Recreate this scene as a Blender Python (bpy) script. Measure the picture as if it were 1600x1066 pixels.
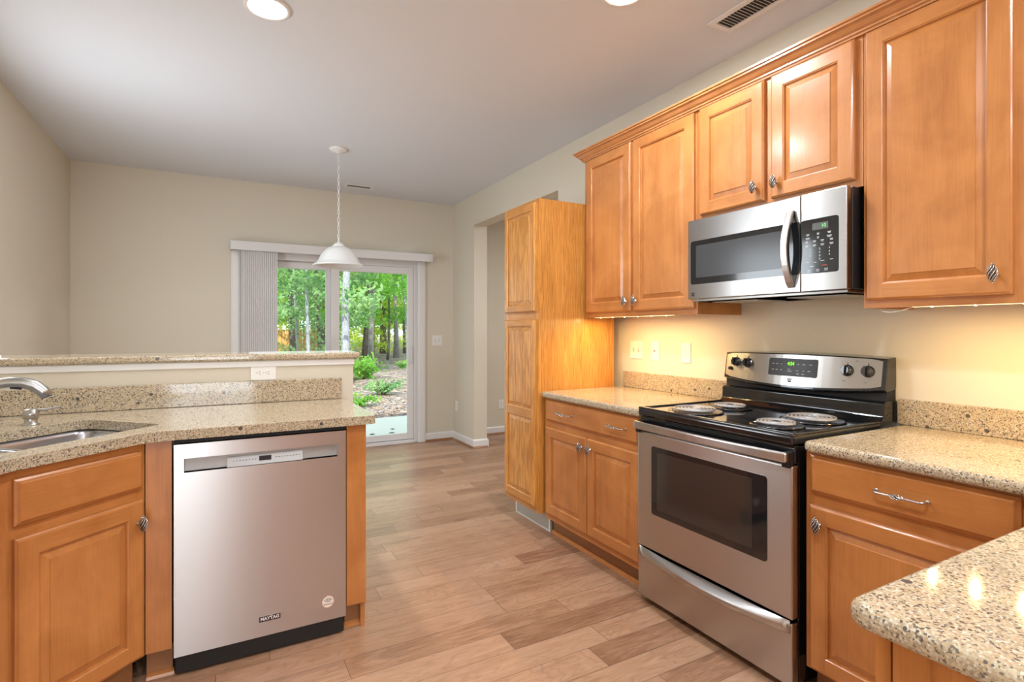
import bpy, bmesh, math, random
from mathutils import Vector, Matrix
random.seed(7)
PI = math.pi
S = bpy.context.scene
COL = S.collection
for _o in list(bpy.data.objects):
    bpy.data.objects.remove(_o)

# ------------------------------------------------------------------ camera
CAM_H = 1.235
cam_d = bpy.data.cameras.new('camera')
cam = bpy.data.objects.new('camera', cam_d)
COL.objects.link(cam)
cam.location = (0, 0, CAM_H)
cam.rotation_euler = (PI / 2, 0, -0.5007)
cam_d.sensor_width = 36
cam_d.lens = 838.0 / 1600 * 36
cam_d.shift_y = -(533 - 516.7) / 1600
cam_d.clip_start = 0.03
cam_d.clip_end = 300
S.camera = cam

# ------------------------------------------------------------------ view, world, sun
S.view_settings.view_transform = 'Standard'
S.view_settings.look = 'None'
S.view_settings.gamma = 1
S.view_settings.use_curve_mapping = False
S.view_settings.exposure = 0.10

W = bpy.data.worlds.new('world')
S.world = W
W.use_nodes = True
wn = W.node_tree.nodes
wn.clear()
wo = wn.new('ShaderNodeOutputWorld')
wb = wn.new('ShaderNodeBackground')
wb.inputs['Color'].default_value = (0.80, 0.90, 1.0, 1)
wb.inputs['Strength'].default_value = 2.4
W.node_tree.links.new(wb.outputs[0], wo.inputs[0])


def light(name, kind, loc, rot, energy, color=(1, 1, 1), **kw):
    d = bpy.data.lights.new(name, kind)
    d.energy = energy
    d.color = color
    for k, v in kw.items():
        setattr(d, k, v)
    o = bpy.data.objects.new(name, d)
    o.location = loc
    o.rotation_euler = rot
    COL.objects.link(o)
    return o


sun = light('sun', 'SUN', (-6, 2, 14), (math.radians(42), math.radians(-22), 0), 8.0, (1.0, 0.94, 0.82), angle=0.02)
# daylight coming in through the glass door and the window behind the camera
light('door_daylight', 'AREA', (1.05, 5.60, 1.05), (-PI / 2, 0, 0), 4.5, (0.88, 0.94, 1.0), shape='RECTANGLE', size=1.6, size_y=1.85)
light('window_daylight', 'AREA', (-0.52, -2.56, 1.25), (PI / 2, 0, 0), 37, (0.86, 0.93, 1.0), shape='RECTANGLE', size=1.0, size_y=1.9)
LX_ = -1.09
CANS = [(0.19, 2.60), (1.50, 1.76), (0.19, 0.55), (1.50, -0.3), (0.75, -1.7)]  # the last three are unseen, added to light the room
CAN_W = 21
for (lx, ly) in CANS:
    light('ceiling_lamp', 'AREA', (lx, ly, 2.652), (0, 0, 0), CAN_W, (0.90, 0.95, 1.0), shape='DISK', size=0.14)
light('left_window_daylight', 'AREA', (LX_ + 0.03, 3.55, 1.45), (0, -PI / 2, 0), 24, (0.88, 0.94, 1.0), shape='RECTANGLE', size=1.3, size_y=0.85)  # fill for the dining end, set in an added window out of view
light('side_room_lamp', 'AREA', (3.7, 3.4, 2.64), (0, 0, 0), 48, (0.97, 0.98, 1.0), shape='DISK', size=0.3)  # unseen fill lamp added to brighten the side room

# ------------------------------------------------------------------ node helpers
def mat(name):
    m = bpy.data.materials.new(name)
    m.use_nodes = True
    nt = m.node_tree
    nt.nodes.clear()
    out = nt.nodes.new('ShaderNodeOutputMaterial')
    p = nt.nodes.new('ShaderNodeBsdfPrincipled')
    nt.links.new(p.outputs[0], out.inputs[0])
    return m, nt, p


def N(nt, t, **kw):
    n = nt.nodes.new(t)
    for k, v in kw.items():
        setattr(n, k, v)
    return n


def put(nt, v, sock):
    if hasattr(v, 'is_output') or isinstance(v, bpy.types.NodeSocket):
        nt.links.new(v, sock)
    else:
        sock.default_value = v


def M(nt, op, a, b=None, c=None, clamp=False):
    n = N(nt, 'ShaderNodeMath', operation=op)
    n.use_clamp = clamp
    put(nt, a, n.inputs[0])
    if b is not None:
        put(nt, b, n.inputs[1])
    if c is not None:
        put(nt, c, n.inputs[2])
    return n.outputs[0]


def mix(nt, f, a, b, mode='MIX'):
    n = N(nt, 'ShaderNodeMix', data_type='RGBA', blend_type=mode)
    put(nt, f, n.inputs[0])
    put(nt, a, n.inputs[6])
    put(nt, b, n.inputs[7])
    return n.outputs[2]


def ramp(nt, f, stops, interp='LINEAR'):
    n = N(nt, 'ShaderNodeValToRGB')
    n.color_ramp.interpolation = interp
    e = n.color_ramp.elements
    while len(e) < len(stops):
        e.new(0.5)
    for i, (p, c) in enumerate(stops):
        e[i].position = p
        e[i].color = (c[0], c[1], c[2], 1)
    nt.links.new(f, n.inputs[0])
    return n.outputs[0]


def coords(nt, scale=(1, 1, 1), rnd=True, add=None):
    tc = N(nt, 'ShaderNodeTexCoord')
    v = tc.outputs['Object']
    if rnd:
        oi = N(nt, 'ShaderNodeObjectInfo')
        a = N(nt, 'ShaderNodeVectorMath', operation='MULTIPLY')
        cx = N(nt, 'ShaderNodeCombineXYZ')
        nt.links.new(M(nt, 'MULTIPLY', oi.outputs['Random'], 37.0), cx.inputs[0])
        nt.links.new(M(nt, 'MULTIPLY', oi.outputs['Random'], 91.0), cx.inputs[1])
        nt.links.new(M(nt, 'MULTIPLY', oi.outputs['Random'], 53.0), cx.inputs[2])
        ad = N(nt, 'ShaderNodeVectorMath', operation='ADD')
        nt.links.new(v, ad.inputs[0])
        nt.links.new(cx.outputs[0], ad.inputs[1])
        v = ad.outputs[0]
    s = N(nt, 'ShaderNodeVectorMath', operation='MULTIPLY')
    nt.links.new(v, s.inputs[0])
    s.inputs[1].default_value = scale
    return s.outputs[0]


def noise(nt, v, scale, detail=4, rough=0.55, dist=0.0):
    n = N(nt, 'ShaderNodeTexNoise')
    nt.links.new(v, n.inputs['Vector'])
    n.inputs['Scale'].default_value = scale
    n.inputs['Detail'].default_value = detail
    n.inputs['Roughness'].default_value = rough
    n.inputs['Distortion'].default_value = dist
    return n.outputs[0]


def bump(nt, p, h, strength, dist=0.01):
    b = N(nt, 'ShaderNodeBump')
    b.inputs['Strength'].default_value = strength
    b.inputs['Distance'].default_value = dist
    nt.links.new(h, b.inputs['Height'])
    nt.links.new(b.outputs[0], p.inputs['Normal'])


def plain(name, c, rough=0.5, metal=0.0, spec=None, coat=0.0, emit=None, es=1.0, nz=None):
    m, nt, p = mat(name)
    p.inputs['Base Color'].default_value = (*c, 1)
    p.inputs['Roughness'].default_value = rough
    p.inputs['Metallic'].default_value = metal
    if spec is not None:
        p.inputs['Specular IOR Level'].default_value = spec
    if coat:
        p.inputs['Coat Weight'].default_value = coat
        p.inputs['Coat Roughness'].default_value = 0.05
    if emit:
        p.inputs['Emission Color'].default_value = (*emit, 1)
        p.inputs['Emission Strength'].default_value = es
    if nz:
        n = noise(nt, coords(nt, rnd=False), nz[0], 3)
        bump(nt, p, n, nz[1], 0.002)
        nt.links.new(mix(nt, M(nt, 'MULTIPLY', n, 0.12), (*c, 1), (*[x * 0.8 for x in c], 1)), p.inputs['Base Color'])
    return m


def wood(name, axis, c_lo, c_hi, rough=0.30, oak=False):
    """clear-coated cabinet timber, grain along the local axis"""
    m, nt, p = mat(name)
    sc = {'x': (1.1, 8, 8), 'z': (8, 8, 1.1)}[axis]
    v = coords(nt, sc)
    g = noise(nt, v, 1.6, 5, 0.55, 0.6)
    v2 = coords(nt, (2.2, 2.2, 2.2))
    bl = noise(nt, v2, 2.0, 3, 0.6, 0.8)
    fine = noise(nt, coords(nt, {'x': (6, 160, 160), 'z': (160, 160, 6)}[axis]), 1.5, 2)
    if oak:
        w = N(nt, 'ShaderNodeTexWave', wave_type='BANDS', bands_direction='Y' if axis == 'z' else 'Z')
        nt.links.new(coords(nt, (7, 9, 0.9)), w.inputs['Vector'])
        w.inputs['Scale'].default_value = 3.2
        w.inputs['Distortion'].default_value = 16.0
        w.inputs['Detail'].default_value = 3
        w.inputs['Detail Scale'].default_value = 0.9
        f = M(nt, 'ADD', M(nt, 'MULTIPLY', w.outputs['Fac'], 0.20), M(nt, 'MULTIPLY', g, 0.34))
        f = M(nt, 'ADD', f, M(nt, 'MULTIPLY', bl, 0.22))
        f = M(nt, 'ADD', f, M(nt, 'MULTIPLY', fine, 0.30))
    else:
        f = M(nt, 'ADD', M(nt, 'MULTIPLY', g, 0.36), M(nt, 'MULTIPLY', bl, 0.50))
        f = M(nt, 'ADD', f, M(nt, 'MULTIPLY', fine, 0.18))
    c = ramp(nt, f, [(0.30, c_lo), (0.70, c_hi)])
    nt.links.new(c, p.inputs['Base Color'])
    p.inputs['Roughness'].default_value = rough
    p.inputs['Coat Weight'].default_value = 0.35
    p.inputs['Coat Roughness'].default_value = 0.16
    bump(nt, p, fine, 0.05, 0.001)
    return m


MAPLE_LO, MAPLE_HI = (0.345, 0.113, 0.024), (0.62, 0.256, 0.073)
MV = wood('maple_upright_grain', 'z', MAPLE_LO, MAPLE_HI)
MH = wood('maple_level_grain', 'x', MAPLE_LO, MAPLE_HI)
OAKV = wood('oak_upright_grain', 'z', (0.33, 0.120, 0.018), (0.70, 0.32, 0.070), 0.33, oak=True)
OAKH = wood('oak_level_grain', 'x', (0.34, 0.125, 0.020), (0.62, 0.27, 0.055), 0.33)
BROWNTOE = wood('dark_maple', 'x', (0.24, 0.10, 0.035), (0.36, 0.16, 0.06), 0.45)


def granite(name, tint=(1, 1, 1)):
    m, nt, p = mat(name)
    v = coords(nt, rnd=False)
    n0 = noise(nt, v, 14, 3)
    ve = N(nt, 'ShaderNodeTexVoronoi', feature='F1')
    nt.links.new(v, ve.inputs['Vector'])
    ve.inputs['Scale'].default_value = 330
    sep = N(nt, 'ShaderNodeSeparateColor')
    nt.links.new(ve.outputs['Color'], sep.inputs[0])
    base = ramp(nt, sep.outputs[0], [(0.0, (0.12, 0.10, 0.08)), (0.13, (0.40, 0.31, 0.20)), (0.30, (0.53, 0.42, 0.27)),
                                     (0.58, (0.60, 0.50, 0.34)), (0.80, (0.47, 0.335, 0.19)), (0.93, (0.70, 0.64, 0.51))], 'CONSTANT')
    ve2 = N(nt, 'ShaderNodeTexVoronoi', feature='F1')
    nt.links.new(v, ve2.inputs['Vector'])
    ve2.inputs['Scale'].default_value = 150
    s2 = N(nt, 'ShaderNodeSeparateColor')
    nt.links.new(ve2.outputs['Color'], s2.inputs[0])
    near = M(nt, 'LESS_THAN', ve2.outputs['Distance'], 0.40)
    dark = M(nt, 'MULTIPLY', M(nt, 'GREATER_THAN', s2.outputs[1], 0.85), near)
    c = mix(nt, dark, base, (0.055, 0.05, 0.055, 1))
    greyf = M(nt, 'MULTIPLY', M(nt, 'LESS_THAN', s2.outputs[2], 0.10), near)
    c = mix(nt, greyf, c, (0.30, 0.25, 0.21, 1))
    ve3 = N(nt, 'ShaderNodeTexVoronoi', feature='F1')
    nt.links.new(v, ve3.inputs['Vector'])
    ve3.inputs['Scale'].default_value = 42
    s3 = N(nt, 'ShaderNodeSeparateColor')
    nt.links.new(ve3.outputs['Color'], s3.inputs[0])
    big = M(nt, 'MULTIPLY', M(nt, 'GREATER_THAN', s3.outputs[0], 0.965), M(nt, 'LESS_THAN', ve3.outputs['Distance'], 0.30))
    c = mix(nt, big, c, (0.04, 0.04, 0.05, 1))
    c = mix(nt, M(nt, 'MULTIPLY', n0, 0.25), c, (0.62, 0.46, 0.28, 1))
    c = mix(nt, 1.0, c, (*tint, 1), 'MULTIPLY')
    nt.links.new(c, p.inputs['Base Color'])
    p.inputs['Roughness'].default_value = 0.075
    p.inputs['Specular IOR Level'].default_value = 0.6
    return m


GRAN = granite('speckled_granite', (0.90, 0.92, 0.96))


def steel(name, c=(0.62, 0.60, 0.58), rough=0.30, aniso=0.75, grain='h', tangent='Z'):
    m, nt, p = mat(name)
    sc = (2, 2, 260) if grain == 'h' else (420, 420, 3)
    n = noise(nt, coords(nt, sc), 1.0, 2)
    p.inputs['Base Color'].default_value = (*c, 1)
    p.inputs['Metallic'].default_value = 1.0
    nt.links.new(M(nt, 'ADD', M(nt, 'MULTIPLY', n, 0.0), rough), p.inputs['Roughness'])
    p.inputs['Anisotropic'].default_value = aniso
    t = N(nt, 'ShaderNodeVectorTransform', vector_type='VECTOR', convert_from='OBJECT', convert_to='WORLD')
    t.inputs[0].default_value = (0, 0, 1)
    nt.links.new(t.outputs[0], p.inputs['Tangent'])
    nt.links.new(mix(nt, M(nt, 'MULTIPLY', n, 0.16), (*c, 1), (*[x * 0.9 for x in c], 1)), p.inputs['Base Color'])
    return m


STEEL = steel('brushed_steel', (0.56, 0.55, 0.54), 0.26, 0.8)
STEEL_D = steel('brushed_steel_warm', (0.55, 0.52, 0.50), 0.30, 0.85)
SATIN = plain('satin_nickel', (0.46, 0.445, 0.42), 0.34, 1.0)
CHROME = plain('polished_steel', (0.78, 0.78, 0.80), 0.14, 1.0)
SINKM = steel('sink_steel', (0.50, 0.50, 0.52), 0.30, 0.3)
PEWTER = plain('pewter', (0.62, 0.60, 0.58), 0.24, 1.0)
PEWDARK = plain('blackened_pewter', (0.10, 0.075, 0.055), 0.5, 0.5)
BLK = plain('black_enamel', (0.008, 0.009, 0.011), 0.10, 0, 0.5, coat=0.6)
BLKS = plain('black_plastic', (0.012, 0.012, 0.013), 0.32)
BLKM = plain('black_matt', (0.010, 0.010, 0.010), 0.6)
GLASSBLK = plain('dark_oven_glass', (0.012, 0.012, 0.014), 0.05, 0, 0.5, coat=0.5)
GLASSGREY = plain('grey_window_screen', (0.055, 0.058, 0.062), 0.16, 0, 0.5)
PAN = plain('dark_drip_pan', (0.10, 0.10, 0.11), 0.18, 1.0)
MWSTEEL = steel('microwave_steel', (0.46, 0.45, 0.445), 0.24, 0.8)
COIL = plain('coil_grey', (0.36, 0.355, 0.36), 0.45, 0.5)
WALLM = plain('beige_wall_paint', (0.70, 0.645, 0.53), 0.78, nz=(60, 0.05))
CEILM = plain('white_ceiling_paint', (0.72, 0.745, 0.79), 0.85, nz=(90, 0.05))
WHITE = plain('white_trim_paint', (0.80, 0.79, 0.77), 0.40)
VINYL = plain('white_vinyl', (0.70, 0.685, 0.67), 0.42)
BLIND, _nt, _p = mat('blind_vinyl')
_o = [n for n in _nt.nodes if n.type == 'OUTPUT_MATERIAL'][0]
_p.inputs['Base Color'].default_value = (0.90, 0.88, 0.865, 1)
_p.inputs['Roughness'].default_value = 0.5
_t = N(_nt, 'ShaderNodeBsdfTranslucent')
_t.inputs[0].default_value = (0.80, 0.79, 0.77, 1)
_mx = N(_nt, 'ShaderNodeMixShader')
_mx.inputs[0].default_value = 0.35
_nt.links.new(_p.outputs[0], _mx.inputs[1])
_nt.links.new(_t.outputs[0], _mx.inputs[2])
_nt.links.new(_mx.outputs[0], _o.inputs[0])
PLATE = plain('white_plate_plastic', (0.84, 0.83, 0.79), 0.32)
SLOT = plain('slot_shadow', (0.06, 0.055, 0.05), 0.7)
GREYP = plain('grey_console_plastic', (0.42, 0.41, 0.40), 0.35, 0.3)
NAVY = plain('navy_badge', (0.012, 0.016, 0.05), 0.3)
PAPER = plain('cream_sticker', (0.86, 0.74, 0.63), 0.5)
INKB = plain('blue_ink', (0.06, 0.07, 0.16), 0.6)
INKR = plain('red_ink', (0.45, 0.06, 0.03), 0.6)
WHITEINK = plain('white_ink', (0.62, 0.66, 0.70), 0.5)
GREYINK = plain('grey_ink', (0.16, 0.16, 0.17), 0.5)
GREENLED = plain('green_digits', (0.05, 0.3, 0.02), 0.5, emit=(0.25, 1.0, 0.02), es=1.6)
PALELED = plain('pale_green_digits', (0.05, 0.3, 0.1), 0.5, emit=(0.25, 1.0, 0.25), es=0.8)
LCD = plain('lcd_window', (0.10, 0.11, 0.10), 0.25)
LAMPLENS = plain('lamp_lens', (0.9, 0.9, 0.88), 0.5, emit=(1.0, 0.98, 0.95), es=9.0)
LEDLENS = plain('warm_led_lens', (0.9, 0.8, 0.5), 0.5, emit=(1.0, 0.72, 0.32), es=60.0)
STRIPM = plain('warm_strip', (0.9, 0.8, 0.5), 0.5, emit=(1.0, 0.75, 0.35), es=3.0)
SHADEM, _nt, _p = mat('frosted_white_glass')
_p.inputs['Base Color'].default_value = (0.74, 0.75, 0.73, 1)
_p.inputs['Roughness'].default_value = 0.35
_p.inputs['Subsurface Weight'].default_value = 0.0
CONC = plain('pale_concrete', (0.52, 0.54, 0.50), 0.85, nz=(20, 0.2))

# glass
GLASS, _nt, _p = mat('clear_glass')
_o = [n for n in _nt.nodes if n.type == 'OUTPUT_MATERIAL'][0]
_nt.nodes.remove(_p)
_tr = N(_nt, 'ShaderNodeBsdfTransparent')
_tr.inputs[0].default_value = (0.95, 0.98, 0.96, 1)
_gl = N(_nt, 'ShaderNodeBsdfGlossy')
_gl.inputs['Roughness'].default_value = 0.01
_fr = N(_nt, 'ShaderNodeFresnel')
_fr.inputs[0].default_value = 1.45
_mx = N(_nt, 'ShaderNodeMixShader')
_nt.links.new(_fr.outputs[0], _mx.inputs[0])
_nt.links.new(_tr.outputs[0], _mx.inputs[1])
_nt.links.new(_gl.outputs[0], _mx.inputs[2])
_nt.links.new(_mx.outputs[0], _o.inputs[0])


def floor_mat():
    m, nt, p = mat('hickory_planks')
    tc = N(nt, 'ShaderNodeTexCoord')
    sp = N(nt, 'ShaderNodeSeparateXYZ')
    nt.links.new(tc.outputs['Object'], sp.inputs[0])
    x, y = sp.outputs[0], sp.outputs[1]
    Wd = 0.127
    yr = M(nt, 'DIVIDE', M(nt, 'ADD', y, 20.03), Wd)
    row = M(nt, 'FLOOR', yr)
    fy = M(nt, 'FRACT', yr)
    wn1 = N(nt, 'ShaderNodeTexWhiteNoise', noise_dimensions='1D')
    nt.links.new(row, wn1.inputs['W'])
    off = M(nt, 'MULTIPLY', wn1.outputs['Value'], 7.3)
    L = M(nt, 'ADD', 0.62, M(nt, 'MULTIPLY', M(nt, 'FRACT', M(nt, 'MULTIPLY', wn1.outputs['Value'], 13.7)), 0.55))
    xr = M(nt, 'DIVIDE', M(nt, 'ADD', M(nt, 'ADD', x, 30.0), off), L)
    cell = M(nt, 'FLOOR', xr)
    fx = M(nt, 'FRACT', xr)
    cv = N(nt, 'ShaderNodeCombineXYZ')
    nt.links.new(cell, cv.inputs[0])
    nt.links.new(row, cv.inputs[1])
    w2 = N(nt, 'ShaderNodeTexWhiteNoise', noise_dimensions='2D')
    nt.links.new(cv.outputs[0], w2.inputs['Vector'])
    rid = w2.outputs['Value']
    gv = N(nt, 'ShaderNodeCombineXYZ')
    nt.links.new(M(nt, 'MULTIPLY', x, 2.0), gv.inputs[0])
    nt.links.new(M(nt, 'MULTIPLY', y, 12.0), gv.inputs[1])
    nt.links.new(M(nt, 'MULTIPLY', rid, 71.0), gv.inputs[2])
    g1 = noise(nt, gv.outputs[0], 1.5, 6, 0.60, 2.2)
    gv2 = N(nt, 'ShaderNodeCombineXYZ')
    nt.links.new(M(nt, 'MULTIPLY', x, 7.0), gv2.inputs[0])
    nt.links.new(M(nt, 'MULTIPLY', y, 130.0), gv2.inputs[1])
    nt.links.new(M(nt, 'MULTIPLY', rid, 31.0), gv2.inputs[2])
    g2 = noise(nt, gv2.outputs[0], 1.0, 3, 0.7, 0.4)
    # knots
    vk = N(nt, 'ShaderNodeCombineXYZ')
    nt.links.new(M(nt, 'MULTIPLY', x, 1.5), vk.inputs[0])
    nt.links.new(M(nt, 'MULTIPLY', y, 3.4), vk.inputs[1])
    nt.links.new(M(nt, 'MULTIPLY', rid, 17.0), vk.inputs[2])
    kn = noise(nt, vk.outputs[0], 1.9, 2, 0.5, 0.4)
    knf = M(nt, 'MULTIPLY', M(nt, 'SUBTRACT', kn, 0.66, clamp=True), 6.0, clamp=True)
    rv = N(nt, 'ShaderNodeCombineXYZ')
    nt.links.new(M(nt, 'MULTIPLY', x, 1.5), rv.inputs[0])
    nt.links.new(M(nt, 'MULTIPLY', y, 6.5), rv.inputs[1])
    nt.links.new(M(nt, 'MULTIPLY', rid, 43.0), rv.inputs[2])
    rn = noise(nt, rv.outputs[0], 1.3, 2, 0.45, 0.3)
    rs = M(nt, 'ABSOLUTE', M(nt, 'SINE', M(nt, 'MULTIPLY', rn, 60.0)))
    rings = M(nt, 'MULTIPLY', M(nt, 'SUBTRACT', 1.0, M(nt, 'MULTIPLY', rs, 1.7), clamp=True), M(nt, 'MULTIPLY', M(nt, 'SUBTRACT', g2, 0.35, clamp=True), 3.0, clamp=True))
    f = M(nt, 'ADD', M(nt, 'MULTIPLY', rid, 0.26), M(nt, 'ADD', M(nt, 'MULTIPLY', g1, 0.52), M(nt, 'MULTIPLY', g2, 0.40)))
    c = ramp(nt, f, [(0.28, (0.15, 0.068, 0.034)), (0.45, (0.29, 0.150, 0.084)), (0.62, (0.42, 0.240, 0.143)), (0.90, (0.53, 0.335, 0.22))])
    c = mix(nt, M(nt, 'MULTIPLY', rings, 0.55), c, (0.20, 0.105, 0.06, 1))
    c = mix(nt, knf, c, (0.15, 0.075, 0.04, 1))
    ey = M(nt, 'MINIMUM', fy, M(nt, 'SUBTRACT', 1.0, fy))
    ex = M(nt, 'MULTIPLY', M(nt, 'MINIMUM', fx, M(nt, 'SUBTRACT', 1.0, fx)), 7.0)
    e = M(nt, 'LESS_THAN', M(nt, 'MINIMUM', ey, ex), 0.010)
    c = mix(nt, M(nt, 'MULTIPLY', e, 0.75), c, (0.10, 0.055, 0.035, 1))
    nt.links.new(c, p.inputs['Base Color'])
    nt.links.new(M(nt, 'ADD', 0.27, M(nt, 'MULTIPLY', g1, 0.14)), p.inputs['Roughness'])
    p.inputs['Specular IOR Level'].default_value = 0.45
    h = M(nt, 'SUBTRACT', M(nt, 'MULTIPLY', g1, 0.5), M(nt, 'MULTIPLY', e, 1.0))
    bump(nt, p, h, 0.18, 0.002)
    return m


FLOORM = floor_mat()

# ------------------------------------------------------------------ mesh helpers
class MB:
    def __init__(self):
        self.bm = bmesh.new()

    def face(self, pts, mi=0):
        vs = [self.bm.verts.new(p) for p in pts]
        f = self.bm.faces.new(vs)
        f.material_index = mi
        return f

    def box(self, x0, x1, y0, y1, z0, z1, mi=0):
        if x0 > x1: x0, x1 = x1, x0
        if y0 > y1: y0, y1 = y1, y0
        if z0 > z1: z0, z1 = z1, z0
        v = [self.bm.verts.new(p) for p in [(x0, y0, z0), (x1, y0, z0), (x1, y1, z0), (x0, y1, z0),
                                            (x0, y0, z1), (x1, y0, z1), (x1, y1, z1), (x0, y1, z1)]]
        for q in ((3, 2, 1, 0), (4, 5, 6, 7), (0, 1, 5, 4), (1, 2, 6, 5), (2, 3, 7, 6), (3, 0, 4, 7)):
            self.bm.faces.new([v[i] for i in q]).material_index = mi
        return self

    def prism(self, poly, z0, z1, mi=0, flip=False):
        """poly: list of (x,y), extruded z0..z1"""
        a = [self.bm.verts.new((p[0], p[1], z0)) for p in poly]
        b = [self.bm.verts.new((p[0], p[1], z1)) for p in poly]
        n = len(poly)
        self.bm.faces.new(list(reversed(a))).material_index = mi
        self.bm.faces.new(b).material_index = mi
        for i in range(n):
            self.bm.faces.new([a[i], a[(i + 1) % n], b[(i + 1) % n], b[i]]).material_index = mi
        return self

    def extr(self, prof, axis, t0, t1, mi=0):
        """profile in the plane across the axis: for axis x prof is (y,z); axis y: (x,z)"""
        def P(a, t):
            return {'x': (t, a[0], a[1]), 'y': (a[0], t, a[1])}[axis]
        a = [self.bm.verts.new(P(p, t0)) for p in prof]
        b = [self.bm.verts.new(P(p, t1)) for p in prof]
        n = len(prof)
        self.bm.faces.new(a).material_index = mi
        self.bm.faces.new(list(reversed(b))).material_index = mi
        for i in range(n):
            self.bm.faces.new([a[i], b[i], b[(i + 1) % n], a[(i + 1) % n]]).material_index = mi
        return self

    def lathe(self, prof, c=(0, 0, 0), seg=24, axis='z', mi=0, cap=True):
        rings = []
        for (r, h) in prof:
            ring = []
            for i in range(seg):
                t = 2 * PI * i / seg
                a, b = r * math.cos(t), r * math.sin(t)
                p = {'z': (a, b, h), 'y': (a, h, b), 'x': (h, a, b)}[axis]
                ring.append(self.bm.verts.new((c[0] + p[0], c[1] + p[1], c[2] + p[2])))
            rings.append(ring)
        for j in range(len(rings) - 1):
            for i in range(seg):
                self.bm.faces.new([rings[j][i], rings[j][(i + 1) % seg], rings[j + 1][(i + 1) % seg], rings[j + 1][i]]).material_index = mi
        if cap:
            self.bm.faces.new(list(reversed(rings[0]))).material_index = mi
            self.bm.faces.new(rings[-1]).material_index = mi
        return self

    def tube(self, pts, rad, seg=8, mi=0, flat=1.0, closed=False, cap=True):
        pts = [Vector(p) for p in pts]
        n = len(pts)
        up = Vector((0, 0, 1))
        rings = []
        prev = None
        for i in range(n):
            if closed:
                d = pts[(i + 1) % n] - pts[i - 1]
            else:
                d = pts[min(i + 1, n - 1)] - pts[max(i - 1, 0)]
            d.normalize()
            if prev is None:
                a = d.cross(up)
                if a.length < 1e-3:
                    a = d.cross(Vector((1, 0, 0)))
                a.normalize()
            else:
                a = prev - d * prev.dot(d)
                a.normalize()
            prev = a
            b = a.cross(d)
            r = rad[i] if isinstance(rad, (list, tuple)) else rad
            rings.append([self.bm.verts.new(pts[i] + a * (r * math.cos(2 * PI * k / seg)) + b * (r * flat * math.sin(2 * PI * k / seg))) for k in range(seg)])
        m = n if closed else n - 1
        for j in range(m):
            A, B = rings[j], rings[(j + 1) % n]
            for k in range(seg):
                self.bm.faces.new([A[k], A[(k + 1) % seg], B[(k + 1) % seg], B[k]]).material_index = mi
        if cap and not closed:
            self.bm.faces.new(list(reversed(rings[0]))).material_index = mi
            self.bm.faces.new(rings[-1]).material_index = mi
        return self

    def ball(self, c, r, mi=0, seg=10, sc=(1, 1, 1)):
        R = bmesh.ops.create_uvsphere(self.bm, u_segments=seg, v_segments=max(6, seg // 2 + 2), radius=r)
        for v in R['verts']:
            v.co = Vector((v.co.x * sc[0] + c[0], v.co.y * sc[1] + c[1], v.co.z * sc[2] + c[2]))
            for f in v.link_faces:
                f.material_index = mi
        return self

    def build(self, name, mats, parent=None, bevel=0, seg=2, smooth=False, fix=True):
        if fix:
            bmesh.ops.recalc_face_normals(self.bm, faces=self.bm.faces[:])
        me = bpy.data.meshes.new(name)
        if smooth:
            for f in self.bm.faces:
                f.smooth = True
        self.bm.to_mesh(me)
        self.bm.free()
        for m in (mats if isinstance(mats, (list, tuple)) else [mats]):
            me.materials.append(m)
        o = bpy.data.objects.new(name, me)
        COL.objects.link(o)
        if parent:
            o.parent = parent
        if bevel:
            b = o.modifiers.new('bevel', 'BEVEL')
            b.width = bevel
            b.segments = seg
            b.limit_method = 'ANGLE'
            b.angle_limit = math.radians(40)
        if smooth == 'auto' or (smooth and bevel):
            pass
        return o


def thing(name, label, cat, loc=(0, 0, 0), rz=0.0, group=None):
    o = bpy.data.objects.new(name, None)
    o.empty_display_size = 0.05
    COL.objects.link(o)
    o.location = loc
    o.rotation_euler = (0, 0, rz)
    return tag(o, label, cat, group)


def tag(o, label, cat, group=None, kind=None):
    o['label'] = label
    o['category'] = cat
    if group:
        o['group'] = group
    if kind:
        o['kind'] = kind
    return o


def struct(o):
    o['kind'] = 'structure'
    return o


def copy_tree(o, parent=None):
    c = o.copy()
    COL.objects.link(c)
    if parent:
        c.parent = parent
    for ch in [x for x in bpy.data.objects if x.parent == o]:
        copy_tree(ch, c)
    return c


def text_mesh(s, size, name, m, parent, loc, rot, ext=0.0004, bold=0.0, sx=1.0, align='CENTER', shear=0.0):
    cu = bpy.data.curves.new(name, 'FONT')
    cu.body = s
    cu.size = size
    cu.extrude = ext
    cu.offset = bold
    cu.shear = shear
    cu.align_x = align
    cu.align_y = 'CENTER'
    cu.resolution_u = 3
    t = bpy.data.objects.new(name, cu)
    COL.objects.link(t)
    bpy.context.view_layer.update()
    me = bpy.data.meshes.new_from_object(t.evaluated_get(bpy.context.evaluated_depsgraph_get()))
    bpy.data.objects.remove(t)
    for v in me.vertices:
        v.co.x *= sx
    me.materials.clear()
    me.materials.append(m)
    o = bpy.data.objects.new(name, me)
    COL.objects.link(o)
    o.parent = parent
    o.location = loc
    o.rotation_euler = rot
    return o


FRONT = (PI / 2, 0, 0)   # text standing upright, facing local -Y

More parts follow.
